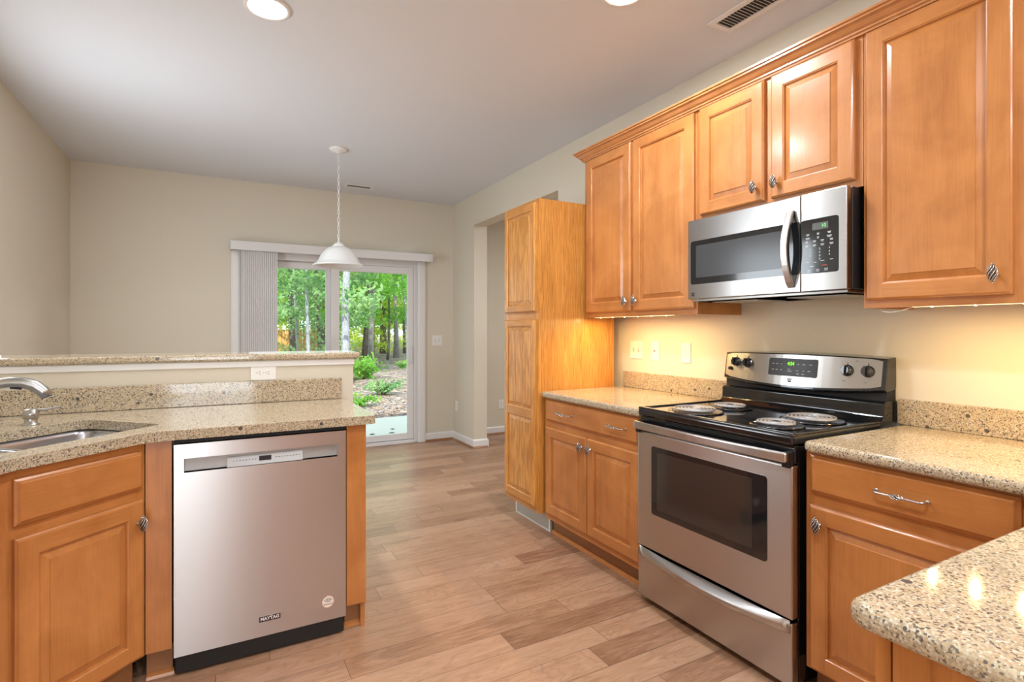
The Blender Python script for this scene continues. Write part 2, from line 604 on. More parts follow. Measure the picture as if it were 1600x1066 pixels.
# ------------------------------------------------------------------ cabinet parts (local: x right, z up, front = -y)
def panel_door(parent, x, z, w, h, knob=None, name='door', t=0.02, st=0.055, mats=None, panels=None, bead=()):
    """raised-panel door whose back lies on y=0 of the cabinet face"""
    mats = mats or [MV, MH]
    b = MB()
    # edge profile with mitred returns
    rings = [(0, 0), (0, -(t - 0.007)), (0.0035, -(t - 0.004)), (0.006, -t + 0.001), (0.0085, -t)]
    def ring(d, y):
        return [b.bm.verts.new(p) for p in ((d, y, d), (w - d, y, d), (w - d, y, h - d), (d, y, h - d))]
    prev = None
    for d, y in rings:
        r = ring(d, y)
        if prev:
            for i in range(4):
                b.bm.faces.new([prev[i], prev[(i + 1) % 4], r[(i + 1) % 4], r[i]]).material_index = (1 if i in (0, 2) else 0)
        else:
            b.bm.faces.new(list(reversed(r)))
        prev = r
    e = 0.0085
    pans = panels or [(st, h - st)]
    # stiles
    for (a, c) in ((e, st), (w - st, w - e)):
        b.face([(a, -t, e), (c, -t, e), (c, -t, h - e), (a, -t, h - e)], 0)
    zs = [e] + [q for p_ in pans for q in p_] + [h - e]
    for i in range(0, len(zs), 2):
        b.face([(st, -t, zs[i]), (w - st, -t, zs[i]), (w - st, -t, zs[i + 1]), (st, -t, zs[i + 1])], 1)
    for pi, (za, zb) in enumerate(pans):
        X0, X1 = st, w - st
        def rr(d, y):
            return [b.bm.verts.new(p) for p in ((X0 + d, y, za + d), (X1 - d, y, za + d), (X1 - d, y, zb - d), (X0 + d, y, zb - d))]
        prev = rr(0, -t)
        prof = [(0.002, -t + 0.002), (0.005, -t + 0.0035), (0.0065, -t + 0.0105), (0.0085, -t + 0.0110),
                (0.030, -t + 0.0045), (0.0315, -t + 0.0020)]
        if w < 0.3 and st < 0.05:
            prof = prof[:-2] + [(0.022, -t + 0.0045), (0.0235, -t + 0.002)]
        for d, y in prof:
            r = rr(d, y)
            for i in range(4):
                b.bm.faces.new([prev[i], prev[(i + 1) % 4], r[(i + 1) % 4], r[i]]).material_index = 0
            prev = r
        b.bm.faces.new(prev).material_index = 0
    o = b.build(name, mats, parent)
    o.location = (x, 0, z)
    for gi, (gx, za, zb) in enumerate(bead):
        g = MB().box(gx - 0.0008, gx + 0.0008, -t + 0.0012, -t + 0.0024, za, zb)
        g.build('bead_groove', BROWNTOE, o)
    if knob:
        add_knob(o, knob[0], knob[1], t)
    return o


def slab_front(parent, x, z, w, h, pulls=(), name='drawer', t=0.02, mats=None):
    mats = mats or [MH]
    b = MB()
    rings = [(0, 0), (0, -(t - 0.010)), (0.003, -(t - 0.008)), (0.006, -(t - 0.006)), (0.011, -t + 0.001), (0.013, -t)]
    prev = None
    for d, y in rings:
        r = [b.bm.verts.new(p) for p in ((d, y, d), (w - d, y, d), (w - d, y, h - d), (d, y, h - d))]
        if prev:
            for i in range(4):
                b.bm.faces.new([prev[i], prev[(i + 1) % 4], r[(i + 1) % 4], r[i]])
        else:
            b.bm.faces.new(list(reversed(r)))
        prev = r
    b.bm.faces.new(prev)
    o = b.build(name, mats, parent)
    o.location = (x, 0, z)
    for px in pulls:
        pl = pull_proto.copy()
        pl.data = pull_proto.data
        COL.objects.link(pl)
        pl.parent = o
        pl.location = (px, -t, h / 2 - 0.001)
    return o


def cage(b, c, axis, L, R, wires, wr, turns, mi, core=None):
    """spindle cage of twisted wires"""
    for k in range(wires):
        pts = []
        n = 12
        for i in range(n + 1):
            t = i / n
            rr = R * math.sin(PI * (0.08 + 0.84 * t)) ** 0.9
            a = 2 * PI * (k / wires + turns * t)
            s = (t - 0.5) * L
            u, v = rr * math.cos(a), rr * math.sin(a)
            pts.append((c[0] + u, c[1] + v, c[2] + s) if axis == 'z' else (c[0] + s, c[1] + u, c[2] + v))
        b.tube(pts, wr, 5, mi)
    if core:
        sc = (core, core, 0.46 * L / R) if axis == 'z' else (0.46 * L / R, core, core)
        b.ball(c, R, 1, 10, sc)


kb = MB()
cage(kb, (0, -0.024, 0), 'z', 0.050, 0.0125, 8, 0.0015, 0.42, 0, core=0.72)
kb.ball((0, -0.024, 0.0275), 0.0034, 0, 8)
kb.ball((0, -0.024, -0.0275), 0.0026, 0, 8)
kb.lathe([(0.007, 0.0), (0.007, -0.002), (0.004, -0.004), (0.004, -0.014)], (0, 0, 0), 10, 'y', 0)
knob_proto = kb.build('knob', [PEWTER, PEWDARK], None, smooth=True)
COL.objects.unlink(knob_proto)
pb = MB()
pb.tube([(-0.066, 0, 0), (-0.066, -0.016, 0), (-0.062, -0.024, 0), (-0.054, -0.0275, 0), (0.054, -0.0275, 0), (0.062, -0.024, 0), (0.066, -0.016, 0), (0.066, 0, 0)], 0.0036, 8)
cage(pb, (0, -0.0275, 0), 'x', 0.034, 0.0085, 6, 0.0014, 0.4, 0, core=0.45)
for sx in (-0.066, 0.066):
    pb.lathe([(0.0065, 0), (0.0065, -0.002), (0.004, -0.003)], (sx, 0, 0), 10, 'y')
pull_proto = pb.build('pull', [PEWTER, PEWDARK], None, smooth=True)
COL.objects.unlink(pull_proto)


def add_knob(door, x, z, t=0.02):
    k = knob_proto.copy()
    COL.objects.link(k)
    k.parent = door
    k.location = (x, -t, z)
    return k


def face_frame(parent, w, z0, z1, bars_x, bars_z, t=0.019, mats=None):
    """bars_x: list of (x0,x1) stiles; bars_z: list of (z0,z1) rails, front at y=0"""
    b = MB()
    for (a, c) in bars_x:
        b.box(a, c, 0, t, z0, z1, 0)
    for (a, c) in bars_z:
        for i in range(len(bars_x) - 1):
            b.box(bars_x[i][1], bars_x[i + 1][0], 0.0003, t, a, c, 1)
    return b.build('face_frame', mats or [MV, MH], parent)


# ------------------------------------------------------------------ the setting
WX = 2.355     # right wall
FY = 5.715     # far wall
LX = -1.09     # left wall
CZ = 2.665     # ceiling
BY = -2.6

struct(MB().box(LX - 0.15, 5.2, BY - 0.15, FY + 0.12, -0.10, 0).build('floor', FLOORM))
struct(MB().box(LX - 0.15, 5.2, BY - 0.15, FY + 0.15, CZ, CZ + 0.2).build('ceiling', CEILM))
DX0, DX1, DZ = 0.16, 1.945, 2.03
b = MB()
b.box(LX - 0.15, DX0, FY, FY + 0.15, 0, CZ)
b.box(DX1, 5.2, FY, FY + 0.15, 0, CZ)
b.box(DX0, DX1, FY, FY + 0.15, DZ, CZ)
struct(b.build('wall_far', WALLM))
b = MB()
b.box(WX, WX + 0.15, BY, 3.545, 0, CZ)
b.box(WX, WX + 0.15, 5.13, FY, 0, CZ)
b.box(WX, WX + 0.15, 3.545, 5.13, 2.345, CZ)
struct(b.build('wall_right', WALLM))
b = MB()
b.box(LX - 0.15, LX, BY, 3.10, 0, CZ)
b.box(LX - 0.15, LX, 4.00, FY, 0, CZ)
b.box(LX - 0.15, LX, 3.10, 4.00, 0, 0.78)
b.box(LX - 0.15, LX, 3.10, 4.00, 2.12, CZ)
struct(b.build('wall_left', WALLM))
b = MB()
for (y0, y1, z0, z1) in ((3.10, 3.15, 0.78, 2.12), (3.95, 4.00, 0.78, 2.12), (3.15, 3.95, 0.78, 0.83), (3.15, 3.95, 2.07, 2.12), (3.15, 3.95, 1.42, 1.47)):
    b.box(LX - 0.11, LX - 0.05, y0, y1, z0, z1)
w2 = struct(b.build('window_2', WHITE))  # unseen window, added so more light reaches the dining end
MB().box(LX - 0.085, LX - 0.080, 3.15, 3.95, 0.83, 2.07).build('pane', GLASS, w2)
b = MB()
b.box(LX - 0.15, -1.05, BY - 0.15, BY, 0, CZ)
b.box(0.01, 5.2, BY - 0.15, BY, 0, CZ)
b.box(-1.05, 0.01, BY - 0.15, BY, 0, 0.28)
b.box(-1.05, 0.01, BY - 0.15, BY, 2.25, CZ)
struct(b.build('wall_back', WALLM))
struct(MB().box(5.05, 5.2, BY, FY, 0, CZ).build('wall_side_room', WALLM))
# window behind the camera
wf = MB()
for (a, c, z0, z1) in ((-1.05, 0.01, 0.28, 0.33), (-1.05, 0.01, 2.20, 2.25), (-1.05, -1.0, 0.33, 2.20), (-0.04, 0.01, 0.33, 2.20), (-0.55, -0.49, 0.33, 2.20)):
    wf.box(a, c, BY - 0.11, BY - 0.05, z0, z1)
w1 = struct(wf.build('window_1', WHITE))
gp = MB().box(-1.0, -0.04, BY - 0.085, BY - 0.08, 0.33, 2.20).build('pane', GLASS, w1)


def baseboard(name, segs, mi=WHITE):
    b = MB()
    for (x0, y0, x1, y1) in segs:
        v = Vector((x1 - x0, y1 - y0, 0))
        L = v.length
        v.normalize()
        nrm = Vector((-v.y, v.x, 0))
        prof = [(0, 0), (0.014, 0), (0.014, 0.072), (0.010, 0.082), (0.004, 0.090), (0, 0.090)]
        a = [b.bm.verts.new((x0 + nrm.x * d, y0 + nrm.y * d, z)) for d, z in prof]
        c = [b.bm.verts.new((x1 + nrm.x * d, y1 + nrm.y * d, z)) for d, z in prof]
        n = len(prof)
        b.bm.faces.new(a)
        b.bm.faces.new(list(reversed(c)))
        for i in range(n):
            b.bm.faces.new([a[i], c[i], c[(i + 1) % n], a[(i + 1) % n]])
    return struct(b.build(name, mi))


def shoe(name, segs, m=None):
    b = MB()
    for (x0, y0, x1, y1) in segs:
        v = Vector((x1 - x0, y1 - y0, 0))
        v.normalize()
        nrm = Vector((-v.y, v.x, 0))
        prof = [(0, 0), (0.018, 0), (0.017, 0.006), (0.012, 0.012), (0.005, 0.0165), (0, 0.018)]
        a = [b.bm.verts.new((x0 + nrm.x * d, y0 + nrm.y * d, z)) for d, z in prof]
        c = [b.bm.verts.new((x1 + nrm.x * d, y1 + nrm.y * d, z)) for d, z in prof]
        n = len(prof)
        b.bm.faces.new(a)
        b.bm.faces.new(list(reversed(c)))
        for i in range(n):
            b.bm.faces.new([a[i], c[i], c[(i + 1) % n], a[(i + 1) % n]])
    return struct(b.build(name, m or BROWNTOE))


def offs(segs, d):
    out = []
    for (x0, y0, x1, y1) in segs:
        v = Vector((x1 - x0, y1 - y0, 0)).normalized()
        n = Vector((-v.y, v.x, 0)) * d
        out.append((x0 + n.x, y0 + n.y, x1 + n.x, y1 + n.y))
    return out


far_seg = [(5.0, FY, WX + 0.15, FY), (WX, FY, 2.02, FY), (0.10, FY, LX, FY)]
rt_seg = [(WX, 5.13, WX, FY), (WX + 0.15, 5.13, WX - 0.014, 5.13), (WX + 0.15, FY, WX + 0.15, 5.13 - 0.014), (WX, 3.25, WX, 3.545 + 0.014)]
lf_seg = [(LX, FY, LX, 2.99)]
baseboard('baseboard_far', far_seg)
baseboard('baseboard_right', rt_seg)
baseboard('baseboard_left', lf_seg)
shoe('trim_1', offs(far_seg[:2], 0.014) + offs(rt_seg[:2], 0.014))

# sliding glass door ------------------------------------------------
d1 = MB()
yy = FY
# casing
for (a, c, z0, z1) in ((0.104, 0.178, 0, 2.07), (1.932, 2.022, 0, 2.07), (0.104, 2.022, 1.995, 2.07)):
    d1.box(a, c, yy - 0.022, yy, z0, z1)
    d1.box(a + 0.012, c - 0.012, yy - 0.028, yy - 0.022, z0, z1)
door1 = struct(d1.build('door_1', WHITE, bevel=0.003))
fr = MB()
for (a, c, z0, z1) in ((0.16, 0.205, 0.0, 2.03), (1.895, 1.945, 0.0, 2.03), (0.205, 1.895, 1.93, 2.03)):
    fr.box(a, c, yy + 0.005, yy + 0.13, z0, z1)
fr.box(0.205, 1.895, yy + 0.0, yy + 0.14, 0.0, 0.035)
fr.box(0.205, 1.895, yy + 0.045, yy + 0.055, 0.035, 0.050)
fr.build('jamb_frame', VINYL, door1, bevel=0.003)


def sash(x0, x1, z0, z1, y, wl, wr, wt, wb_, name):
    b = MB()
    b.box(x0, x0 + wl, y, y + 0.038, z0, z1)
    b.box(x1 - wr, x1, y, y + 0.038, z0, z1)
    b.box(x0 + wl, x1 - wr, y + 0.001, y + 0.037, z1 - wt, z1)
    b.box(x0 + wl, x1 - wr, y + 0.001, y + 0.037, z0, z0 + wb_)
    o = b.build(name, VINYL, door1, bevel=0.004)
    MB().box(x0 + wl, x1 - wr, y + 0.016, y + 0.020, z0 + wb_, z1 - wt).build('pane', GLASS, o)
    return o


sash(0.205, 1.045, 0.04, 1.93, yy + 0.075, 0.07, 0.07, 0.07, 0.09, 'fixed_sash')
ms = sash(1.015, 1.895, 0.04, 1.93, yy + 0.020, 0.085, 0.065, 0.075, 0.065, 'sliding_sash')
h = MB()
h.tube([(1.862, yy + 0.018, 0.885), (1.862, yy - 0.012, 0.895), (1.858, yy - 0.022, 0.93), (1.848, yy - 0.022, 0.99), (1.858, yy - 0.020, 1.045), (1.866, yy + 0.018, 1.06)], 0.0075, 8)
h.box(1.85, 1.878, yy + 0.012, yy + 0.02, 0.865, 1.08)
h.build('door_handle', VINYL, ms, smooth=False)

# vertical blinds
vb = thing('vertical_blind', 'white vertical blind drawn open to the left of the glass door under a long valance', 'blind', (0, yy - 0.03, 0))
b = MB()
b.extr([(-0.115, 1.985), (-0.115, 2.07), (0.0, 2.07), (0.0, 2.055), (-0.103, 2.055), (-0.103, 1.985)], 'x', 0.095, 2.062)
b.box(0.095, 0.107, -0.103, 0.0, 1.985, 2.055)
b.box(2.050, 2.062, -0.103, 0.0, 1.985, 2.055)
b.build('valance', VINYL, vb, bevel=0.004)
MB().box(0.13, 2.03, -0.065, -0.03, 2.022, 2.052).build('headrail', VINYL, vb)
ns = 18
for i in range(ns):
    x = 0.198 + i * (0.480 - 0.198) / (ns - 1)
    b = MB()
    pts = []
    for k in range(7):
        t = k / 6 - 0.5
        pts.append((x + 0.003 * (1 - (2 * t) ** 2) - t * 0.036, -0.050 - 0.016 * (1 - (2 * t) ** 2) + t * 0.050))
    a = [b.bm.verts.new((p[0], p[1], 0.035)) for p in pts]
    c = [b.bm.verts.new((p[0], p[1], 2.02)) for p in pts]
    for k in range(6):
        b.bm.faces.new([a[k], a[k + 1], c[k + 1], c[k]])
    o = b.build('slat', BLIND, vb)
    sm = o.modifiers.new('s', 'SOLIDIFY')
    sm.thickness = 0.0012

# ------------------------------------------------------------------ ceiling items
def can_light(x, y, label):
    t = thing('recessed_light', label, 'light', (x, y, CZ))
    MB().lathe([(0.080, -0.0005), (0.098, -0.0005), (0.097, -0.006), (0.082, -0.009), (0.080, -0.006)], seg=40, cap=False).build('trim_ring', WHITE, t, smooth=True)
    MB().lathe([(0.0, -0.0065), (0.05, -0.0068), (0.081, -0.0055)], seg=40, cap=False).build('lens', LAMPLENS, t)
    return t


can_light(*CANS[0], 'round white recessed ceiling light, fully in view above the dishwasher')
can_light(*CANS[1], 'round white recessed ceiling light cut by the top edge, near the large vent')
for i, (x, y) in enumerate(CANS[2:]):  # fittings for the added unseen fill lamps
    can_light(x, y, ['round recessed ceiling light out of the photo, just left of the camera', 'round recessed ceiling light out of the photo, over the foreground worktop', 'round recessed ceiling light behind the camera, by the tall cabinet'][i])


def vent(name, label, x0, x1, y0, y1, along, n):
    t = thing(name, label, 'vent', ((x0 + x1) / 2, (y0 + y1) / 2, CZ))
    w, l = (x1 - x0) / 2, (y1 - y0) / 2
    m = 0.030 if w > 0.06 else 0.016
    ml = 0.028
    mx, my = (m, ml) if along == 'y' else (ml, m)
    b = MB()
    b.box(-w, -w + mx, -l, l, -0.007, -0.0005)
    b.box(w - mx, w, -l, l, -0.007, -0.0005)
    b.box(-w + mx, w - mx, -l, -l + my, -0.007, -0.0005)
    b.box(-w + mx, w - mx, l - my, l, -0.007, -0.0005)
    b.build('frame', WHITE, t, bevel=0.002)
    MB().box(-w + mx, w - mx, -l + my, l - my, -0.0025, -0.0008).build('backing', SLOT, t)
    for i in range(n):
        b = MB()
        if along == 'y':
            yc = -l + my + (i + 0.5) * (2 * l - 2 * my) / n
            b.extr([(yc - 0.001, -0.0095), (yc + 0.0060, -0.0012), (yc + 0.0042, -0.0012), (yc - 0.003, -0.0095)], 'x', -w + mx, w - mx)
        else:
            xc = -w + mx + (i + 0.5) * (2 * w - 2 * mx) / n
            b.extr([(xc - 0.001, -0.0095), (xc + 0.0060, -0.0012), (xc + 0.0042, -0.0012), (xc - 0.003, -0.0095)], 'y', -l + my, l - my)
        b.build('louvre', WHITE, t)
    return t


vent('ceiling_vent', 'large white slatted ceiling vent above the wall cabinets', 1.995, 2.145, 1.40, 1.755, 'y', 18)
vent('ceiling_vent', 'small distant ceiling vent beside the pendant lamp chain', 1.08, 1.36, 5.33, 5.45, 'x', 13)

# pendant lamp
PX, PY = 0.83, 4.36
pl = thing('pendant_lamp', 'white bell-shaped pendant lamp on a chain in front of the glass door', 'lamp', (PX, PY, CZ))
MB().lathe([(0.071, -0.0005), (0.072, -0.006), (0.066, -0.014), (0.045, -0.024), (0.018, -0.030), (0.010, -0.036), (0.0, -0.037)], seg=32, cap=False).build('canopy', WHITE, pl, smooth=True)
zt, zb = -0.036, -0.735
nl = 22
for i in range(nl):
    zc = zt + (zb - zt) * (i + 0.5) / nl
    hl = (zt - zb) / nl / 2 + 0.0045
    b = MB()
    pts = []
    for k in range(12):
        a = 2 * PI * k / 12
        u = 0.0095 * math.cos(a)
        v = hl * math.sin(a)
        ang = (i % 2) * PI / 2 + 0.1
        pts.append((u * math.cos(ang), u * math.sin(ang), zc + v))
    b.tube(pts, 0.0021, 6, closed=True)
    b.build('chain_link', WHITE, pl, smooth=True)
b = MB()
b.tube([(0.004 * math.sin(i * 1.3), 0.004 * math.cos(i * 1.3), zt + (zb - zt) * i / 40) for i in range(41)], 0.0012, 6)
b.build('cord', WHITE, pl, smooth=True)
MB().lathe([(0.0, -0.725), (0.008, -0.727), (0.012, -0.735), (0.030, -0.745), (0.046, -0.762), (0.050, -0.772), (0.045, -0.774)], seg=32, cap=False).build('socket_cap', WHITE, pl, smooth=True)
b = MB()
so = [(0.046, -0.768), (0.075, -0.778), (0.100, -0.796), (0.122, -0.822), (0.140, -0.852), (0.154, -0.882), (0.168, -0.900), (0.190, -0.914), (0.197, -0.922), (0.190, -0.926),
      (0.166, -0.910), (0.149, -0.888), (0.135, -0.856), (0.117, -0.827), (0.096, -0.802), (0.073, -0.784), (0.046, -0.774)]
b.lathe(so, seg=48, cap=False)
b.build('lamp_shade', SHADEM, pl, smooth=True)
MB().ball((0, 0, -0.835), 0.030, 0, 14).lathe([(0.014, -0.815), (0.016, -0.774)], seg=14, cap=False).build('bulb', WHITE, pl, smooth=True)

# ------------------------------------------------------------------ wall plates (local front = -y)
def screw(b, x, z, mi=1):
    b.lathe([(0.0022, -0.0062), (0.0022, -0.0056)], (x, 0, z), 8, 'y', mi)


def outlet(loc, rz, label, horiz=False, gangs=1):
    t = thing('outlet', label, 'outlet', loc, rz)
    w, hh = 0.035 * gangs, 0.057
    b = MB()
    if horiz:
        b.box(-hh, hh, -0.0055, 0, -0.037, 0.037)
    else:
        b.box(-w, w, -0.0055, 0, -hh, hh)
    b.build('plate', PLATE, t, bevel=0.0025)
    for s in (-1, 1):
        c = 0.0195 * s
        b = MB()
        pts = []
        for k in range(20):
            a = 2 * PI * k / 20
            u, v = 0.0165 * math.cos(a), max(-0.0135, min(0.0135, 0.0165 * math.sin(a)))
            pts.append((c + v, u) if horiz else (u, c + v))
        a0 = [b.bm.verts.new((p[0], -0.0055, p[1])) for p in pts]
        a1 = [b.bm.verts.new((p[0], -0.0068, p[1])) for p in pts]
        b.bm.faces.new(a1)
        for k in range(20):
            b.bm.faces.new([a0[k], a0[(k + 1) % 20], a1[(k + 1) % 20], a1[k]])
        r = b.build('receptacle', PLATE, t)
        sl = MB()
        for (u, l) in ((-0.0062, 0.0042), (0.0062, 0.0034)):
            if horiz:
                sl.box(c + 0.003 - l, c + 0.003 + l, -0.0071, -0.0065, u - 0.0011, u + 0.0011)
            else:
                sl.box(u - 0.0011, u + 0.0011, -0.0071, -0.0065, c + 0.003 - l, c + 0.003 + l)
        if horiz:
            sl.lathe([(0.0024, -0.0071), (0.0024, -0.0065)], (c - 0.0085, 0, 0), 8, 'y')
        else:
            sl.lathe([(0.0024, -0.0071), (0.0024, -0.0065)], (0, 0, c - 0.0085), 8, 'y')
        sl.build('slots', SLOT, r)
    b = MB()
    screw(b, 0, 0, 0)
    b.build('screw', SATIN, t)
    return t


def switch_plate(loc, rz, label, n=2):
    t = thing('light_switch', label, 'switch', loc, rz)
    w = 0.035 + 0.023 * (n - 1)
    MB().box(-w, w, -0.0055, 0, -0.057, 0.057).build('plate', PLATE, t, bevel=0.0025)
    for i in range(n):
        x = (i - (n - 1) / 2) * 0.046
        s = MB()
        s.box(x - 0.0055, x + 0.0055, -0.0065, -0.0050, -0.013, 0.013)
        f = s.build('toggle_slot', GREYP, t)
        b = MB()
        b.extr([(-0.006, -0.006), (-0.017, 0.003), (-0.017, 0.009), (-0.006, 0.006)], 'x', x - 0.0038, x + 0.0038)
        b.build('toggle', PLATE, t, bevel=0.0008)
        for zs in (0.030, -0.030):
            sc = MB()
            screw(sc, x, zs, 0)
            sc.build('screw', SATIN, t)
    return t


RZ = -PI / 2     # things on the right wall face -X
switch_plate((WX, 2.635, 1.112), RZ, 'double light switch plate under the cabinets, nearest the oak pantry', 2)
t = thing('wall_plate', 'narrow white wall plate with one cable jack between the switch and the outlet', 'wall plate', (WX, 2.468, 1.110), RZ)
MB().box(-0.036, 0.036, -0.0055, 0, -0.060, 0.060).build('plate', PLATE, t, bevel=0.0025)
b = MB().lathe([(0.007, -0.0055), (0.007, -0.009), (0.004, -0.010), (0.004, -0.013)], (0, 0, 0), 12, 'y')
b.build('jack', SATIN, t)
for zs in (0.045, -0.045):
    b = MB()
    screw(b, 0, zs, 0)
    b.build('screw', SLOT, t)
outlet((WX, 2.218, 1.106), RZ, 'white upright wall outlet under the cabinets, nearest the stove')
switch_plate((2.164, FY, 1.124), 0, 'double light switch plate on the far wall right of the glass door', 2)
outlet((WX, 5.60, 0.385), RZ, 'small white outlet low on the narrow wall stub beside the far corner')
outlet((2.978, FY, 0.350), 0, 'outlet low on the side room wall, half hidden by the pantry')

# ------------------------------------------------------------------ right wall: upper cabinets
UPX = 2.04
UD = WX - UPX - 0.001


def upper_cabinet(label, y_far, w, z0, z1, frames_x, rails, doors, depth=UD):
    t = thing('wall_cabinet', label, 'cabinet', (UPX, y_far, 0), RZ)
    b = MB()
    b.box(0, w, 0.0195, depth, z1 - 0.012, z1, 0)
    b.box(0, 0.012, 0.0195, depth, z0, z1 - 0.0125, 0)
    b.box(w - 0.012, w, 0.0195, depth, z0, z1 - 0.0125, 0)
    b.box(0.0125, w - 0.0125, 0.0195, depth, z0 + 0.012, z0 + 0.024, 0)
    b.box(0.0125, w - 0.0125, depth - 0.006, depth, z0 + 0.0245, z1 - 0.0125, 0)
    b.build('carcass', MV, t)
    face_frame(t, w, z0, z1, frames_x, rails)
    for (x, z, dw, dh, kx, kz) in doors:
        panel_door(t, x, z, dw, dh, (kx, kz))
    return t


U0, U1 = 1.315, 2.315
upper_cabinet('tall two-door maple wall cabinet, leftmost, between the oak pantry and the microwave', 2.760, 0.910, U0, U1,
              [(0, 0.040), (0.425, 0.475), (0.870, 0.910)], [(U0, U0 + 0.040), (U1 - 0.04, U1)],
              [(0.030, U0 + 0.030, 0.412, 0.950, 0.382, 0.055), (0.463, U0 + 0.030, 0.434, 0.950, 0.030, 0.055)])
upper_cabinet('short two-door maple wall cabinet directly above the microwave', 1.848, 0.760, 1.757, U1,
              [(0, 0.030), (0.355, 0.405), (0.725, 0.760)], [(1.757, 1.795), (U1 - 0.04, U1)],
              [(0.022, 1.786, 0.346, 0.510, 0.310, 0.062), (0.401, 1.786, 0.334, 0.510, 0.028, 0.062)])
upper_cabinet('tall single-door maple wall cabinet at the right edge, right of the microwave', 1.086, 0.86, U0, U1,
              [(0, 0.040), (0.40, 0.86)], [(U0, U0 + 0.040), (U1 - 0.04, U1)],
              [(0.012, U0 + 0.027, 0.404, 0.953, 0.368, 0.062)])

# crown moulding
b = MB()
prof = [(0, 0), (0.010, 0), (0.012, 0.006), (0.018, 0.010), (0.018, 0.016), (0.026, 0.022), (0.038, 0.036), (0.048, 0.042), (0.048, 0.048), (0.055, 0.052), (0.055, 0.060), (0, 0.060)]
z0c = 2.300
A, B_ = [], []
yf, yn = 2.762, 0.22
ring_end, ring_cor, ring_near = [], [], []
for (d, z) in prof:
    ring_end.append(b.bm.verts.new((WX - 0.001, yf + d, z0c + z)))
    ring_cor.append(b.bm.verts.new((UPX - 0.001 - d, yf + d, z0c + z)))
    ring_near.append(b.bm.verts.new((UPX - 0.001 - d, yn, z0c + z)))
n = len(prof)
for R1, R2 in ((ring_end, ring_cor), (ring_cor, ring_near)):
    for i in range(n):
        b.bm.faces.new([R1[i], R2[i], R2[(i + 1) % n], R1[(i + 1) % n]])
b.bm.faces.new(ring_end)
b.bm.faces.new(list(reversed(ring_near)))
MHY = MV
crown_m = wood('maple_crown_grain', 'x', (0.42, 0.165, 0.055), (0.60, 0.265, 0.098))
cr = b.build('crown_molding', crown_m)
tag(cr, 'long maple crown moulding running along the tops of all the wall cabinets', 'moulding')

# under cabinet lights
def led_strip(label, y_far, L, nled, xoff=2.075, watts=3.0):
    t = thing('under_cabinet_light', label, 'light', (xoff, y_far, 1.315 + 0.0115), RZ)
    MB().box(0, L, -0.012, 0.012, -0.010, 0.0).build('housing', WHITE, t)
    MB().box(0.004, L - 0.004, -0.009, 0.009, -0.0118, -0.0102).build('diffuser', STRIPM, t)
    for i in range(nled):
        x = L * (i + 0.5) / nled
        MB().lathe([(0.0035, -0.0135), (0.0035, -0.0122)], (x, 0, 0), 10).build('led', LEDLENS, t)
    for i in range(nled):
        light('under_cabinet_glow', 'AREA', (xoff, y_far - L * (i + 0.5) / nled, 1.311), (0, 0, RZ), watts / nled, (1.0, 0.66, 0.26), shape='DISK', size=0.014)
    return t


led_strip('warm under-cabinet light strip beneath the leftmost wall cabinet', 2.70, 0.66, 6, watts=5.8)
us = led_strip('warm under-cabinet light strip beneath the right-hand wall cabinet', 0.95, 0.70, 6, watts=5.0)
b = MB()
b.tube([(-0.09, -0.015, -0.0165), (-0.085, -0.015, -0.024), (-0.06, -0.015, -0.028), (-0.03, -0.014, -0.024), (0.006, -0.010, -0.012)], 0.0018, 6)
b.build('cord', PLATE, us, smooth=True)

# ------------------------------------------------------------------ microwave
MWX = 1.965
mw = thing('microwave', 'stainless steel over-the-range microwave mounted above the stove', 'microwave', (MWX, 1.842, 0), RZ)
MB().box(0.002, 0.742, 0.030, WX - MWX - 0.002, 1.385, 1.754).build('body', BLKS, mw, bevel=0.003)


def rrect(x0, x1, z0, z1, r, n=6):
    out = []
    for (cx, cz, a0) in ((x1 - r, z1 - r, 0), (x0 + r, z1 - r, PI / 2), (x0 + r, z0 + r, PI), (x1 - r, z0 + r, 1.5 * PI)):
        for k in range(n + 1):
            a = a0 + PI / 2 * k / n
            out.append((cx + r * math.cos(a), cz + r * math.sin(a)))
    return out


def plate_y(b, poly, y0, y1, mi=0):
    a = [b.bm.verts.new((p[0], y0, p[1])) for p in poly]
    c = [b.bm.verts.new((p[0], y1, p[1])) for p in poly]
    n = len(poly)
    b.bm.faces.new(a).material_index = mi
    b.bm.faces.new(list(reversed(c))).material_index = mi
    for i in range(n):
        b.bm.faces.new([a[i], a[(i + 1) % n], c[(i + 1) % n], c[i]]).material_index = mi
    return b


dr = MB().box(0.0, 0.564, 0.0, 0.029, 1.383, 1.755).build('door', MWSTEEL, mw, bevel=0.003)
plate_y(MB(), rrect(0.018, 0.5635, 1.452, 1.655, 0.012), -0.0012, 0.004).build('window_border', BLK, dr)
plate_y(MB(), rrect(0.050, 0.485, 1.482, 1.632, 0.004), -0.0016, -0.0008).build('window_screen', GLASSGREY, dr)
hb = MB()
n = 14
pts_o, pts_i = [], []
for i in range(n + 1):
    t = i / n
    z = 1.402 + t * (1.702 - 1.402)
    bow = math.sin(PI * t)
    pts_o.append((-0.012 - 0.040 * bow, z))
    pts_i.append((-0.000 - 0.032 * bow, z))
prof = pts_o + list(reversed(pts_i))
prof[0] = (-0.006, 1.402)
hb.extr(prof, 'x', 0.513, 0.541)
hb.build('handle', STEEL, dr, bevel=0.003)
cp = MB().box(0.566, 0.738, 0.0, 0.029, 1.383, 1.755).build('control_panel', MWSTEEL, mw, bevel=0.003)
km = plate_y(MB(), rrect(0.567, 0.709, 1.450, 1.655, 0.010), -0.0012, 0.004)
MB().box(0.612, 0.672, -0.0016, -0.0010, 1.612, 1.638).build('display', LCD, cp)
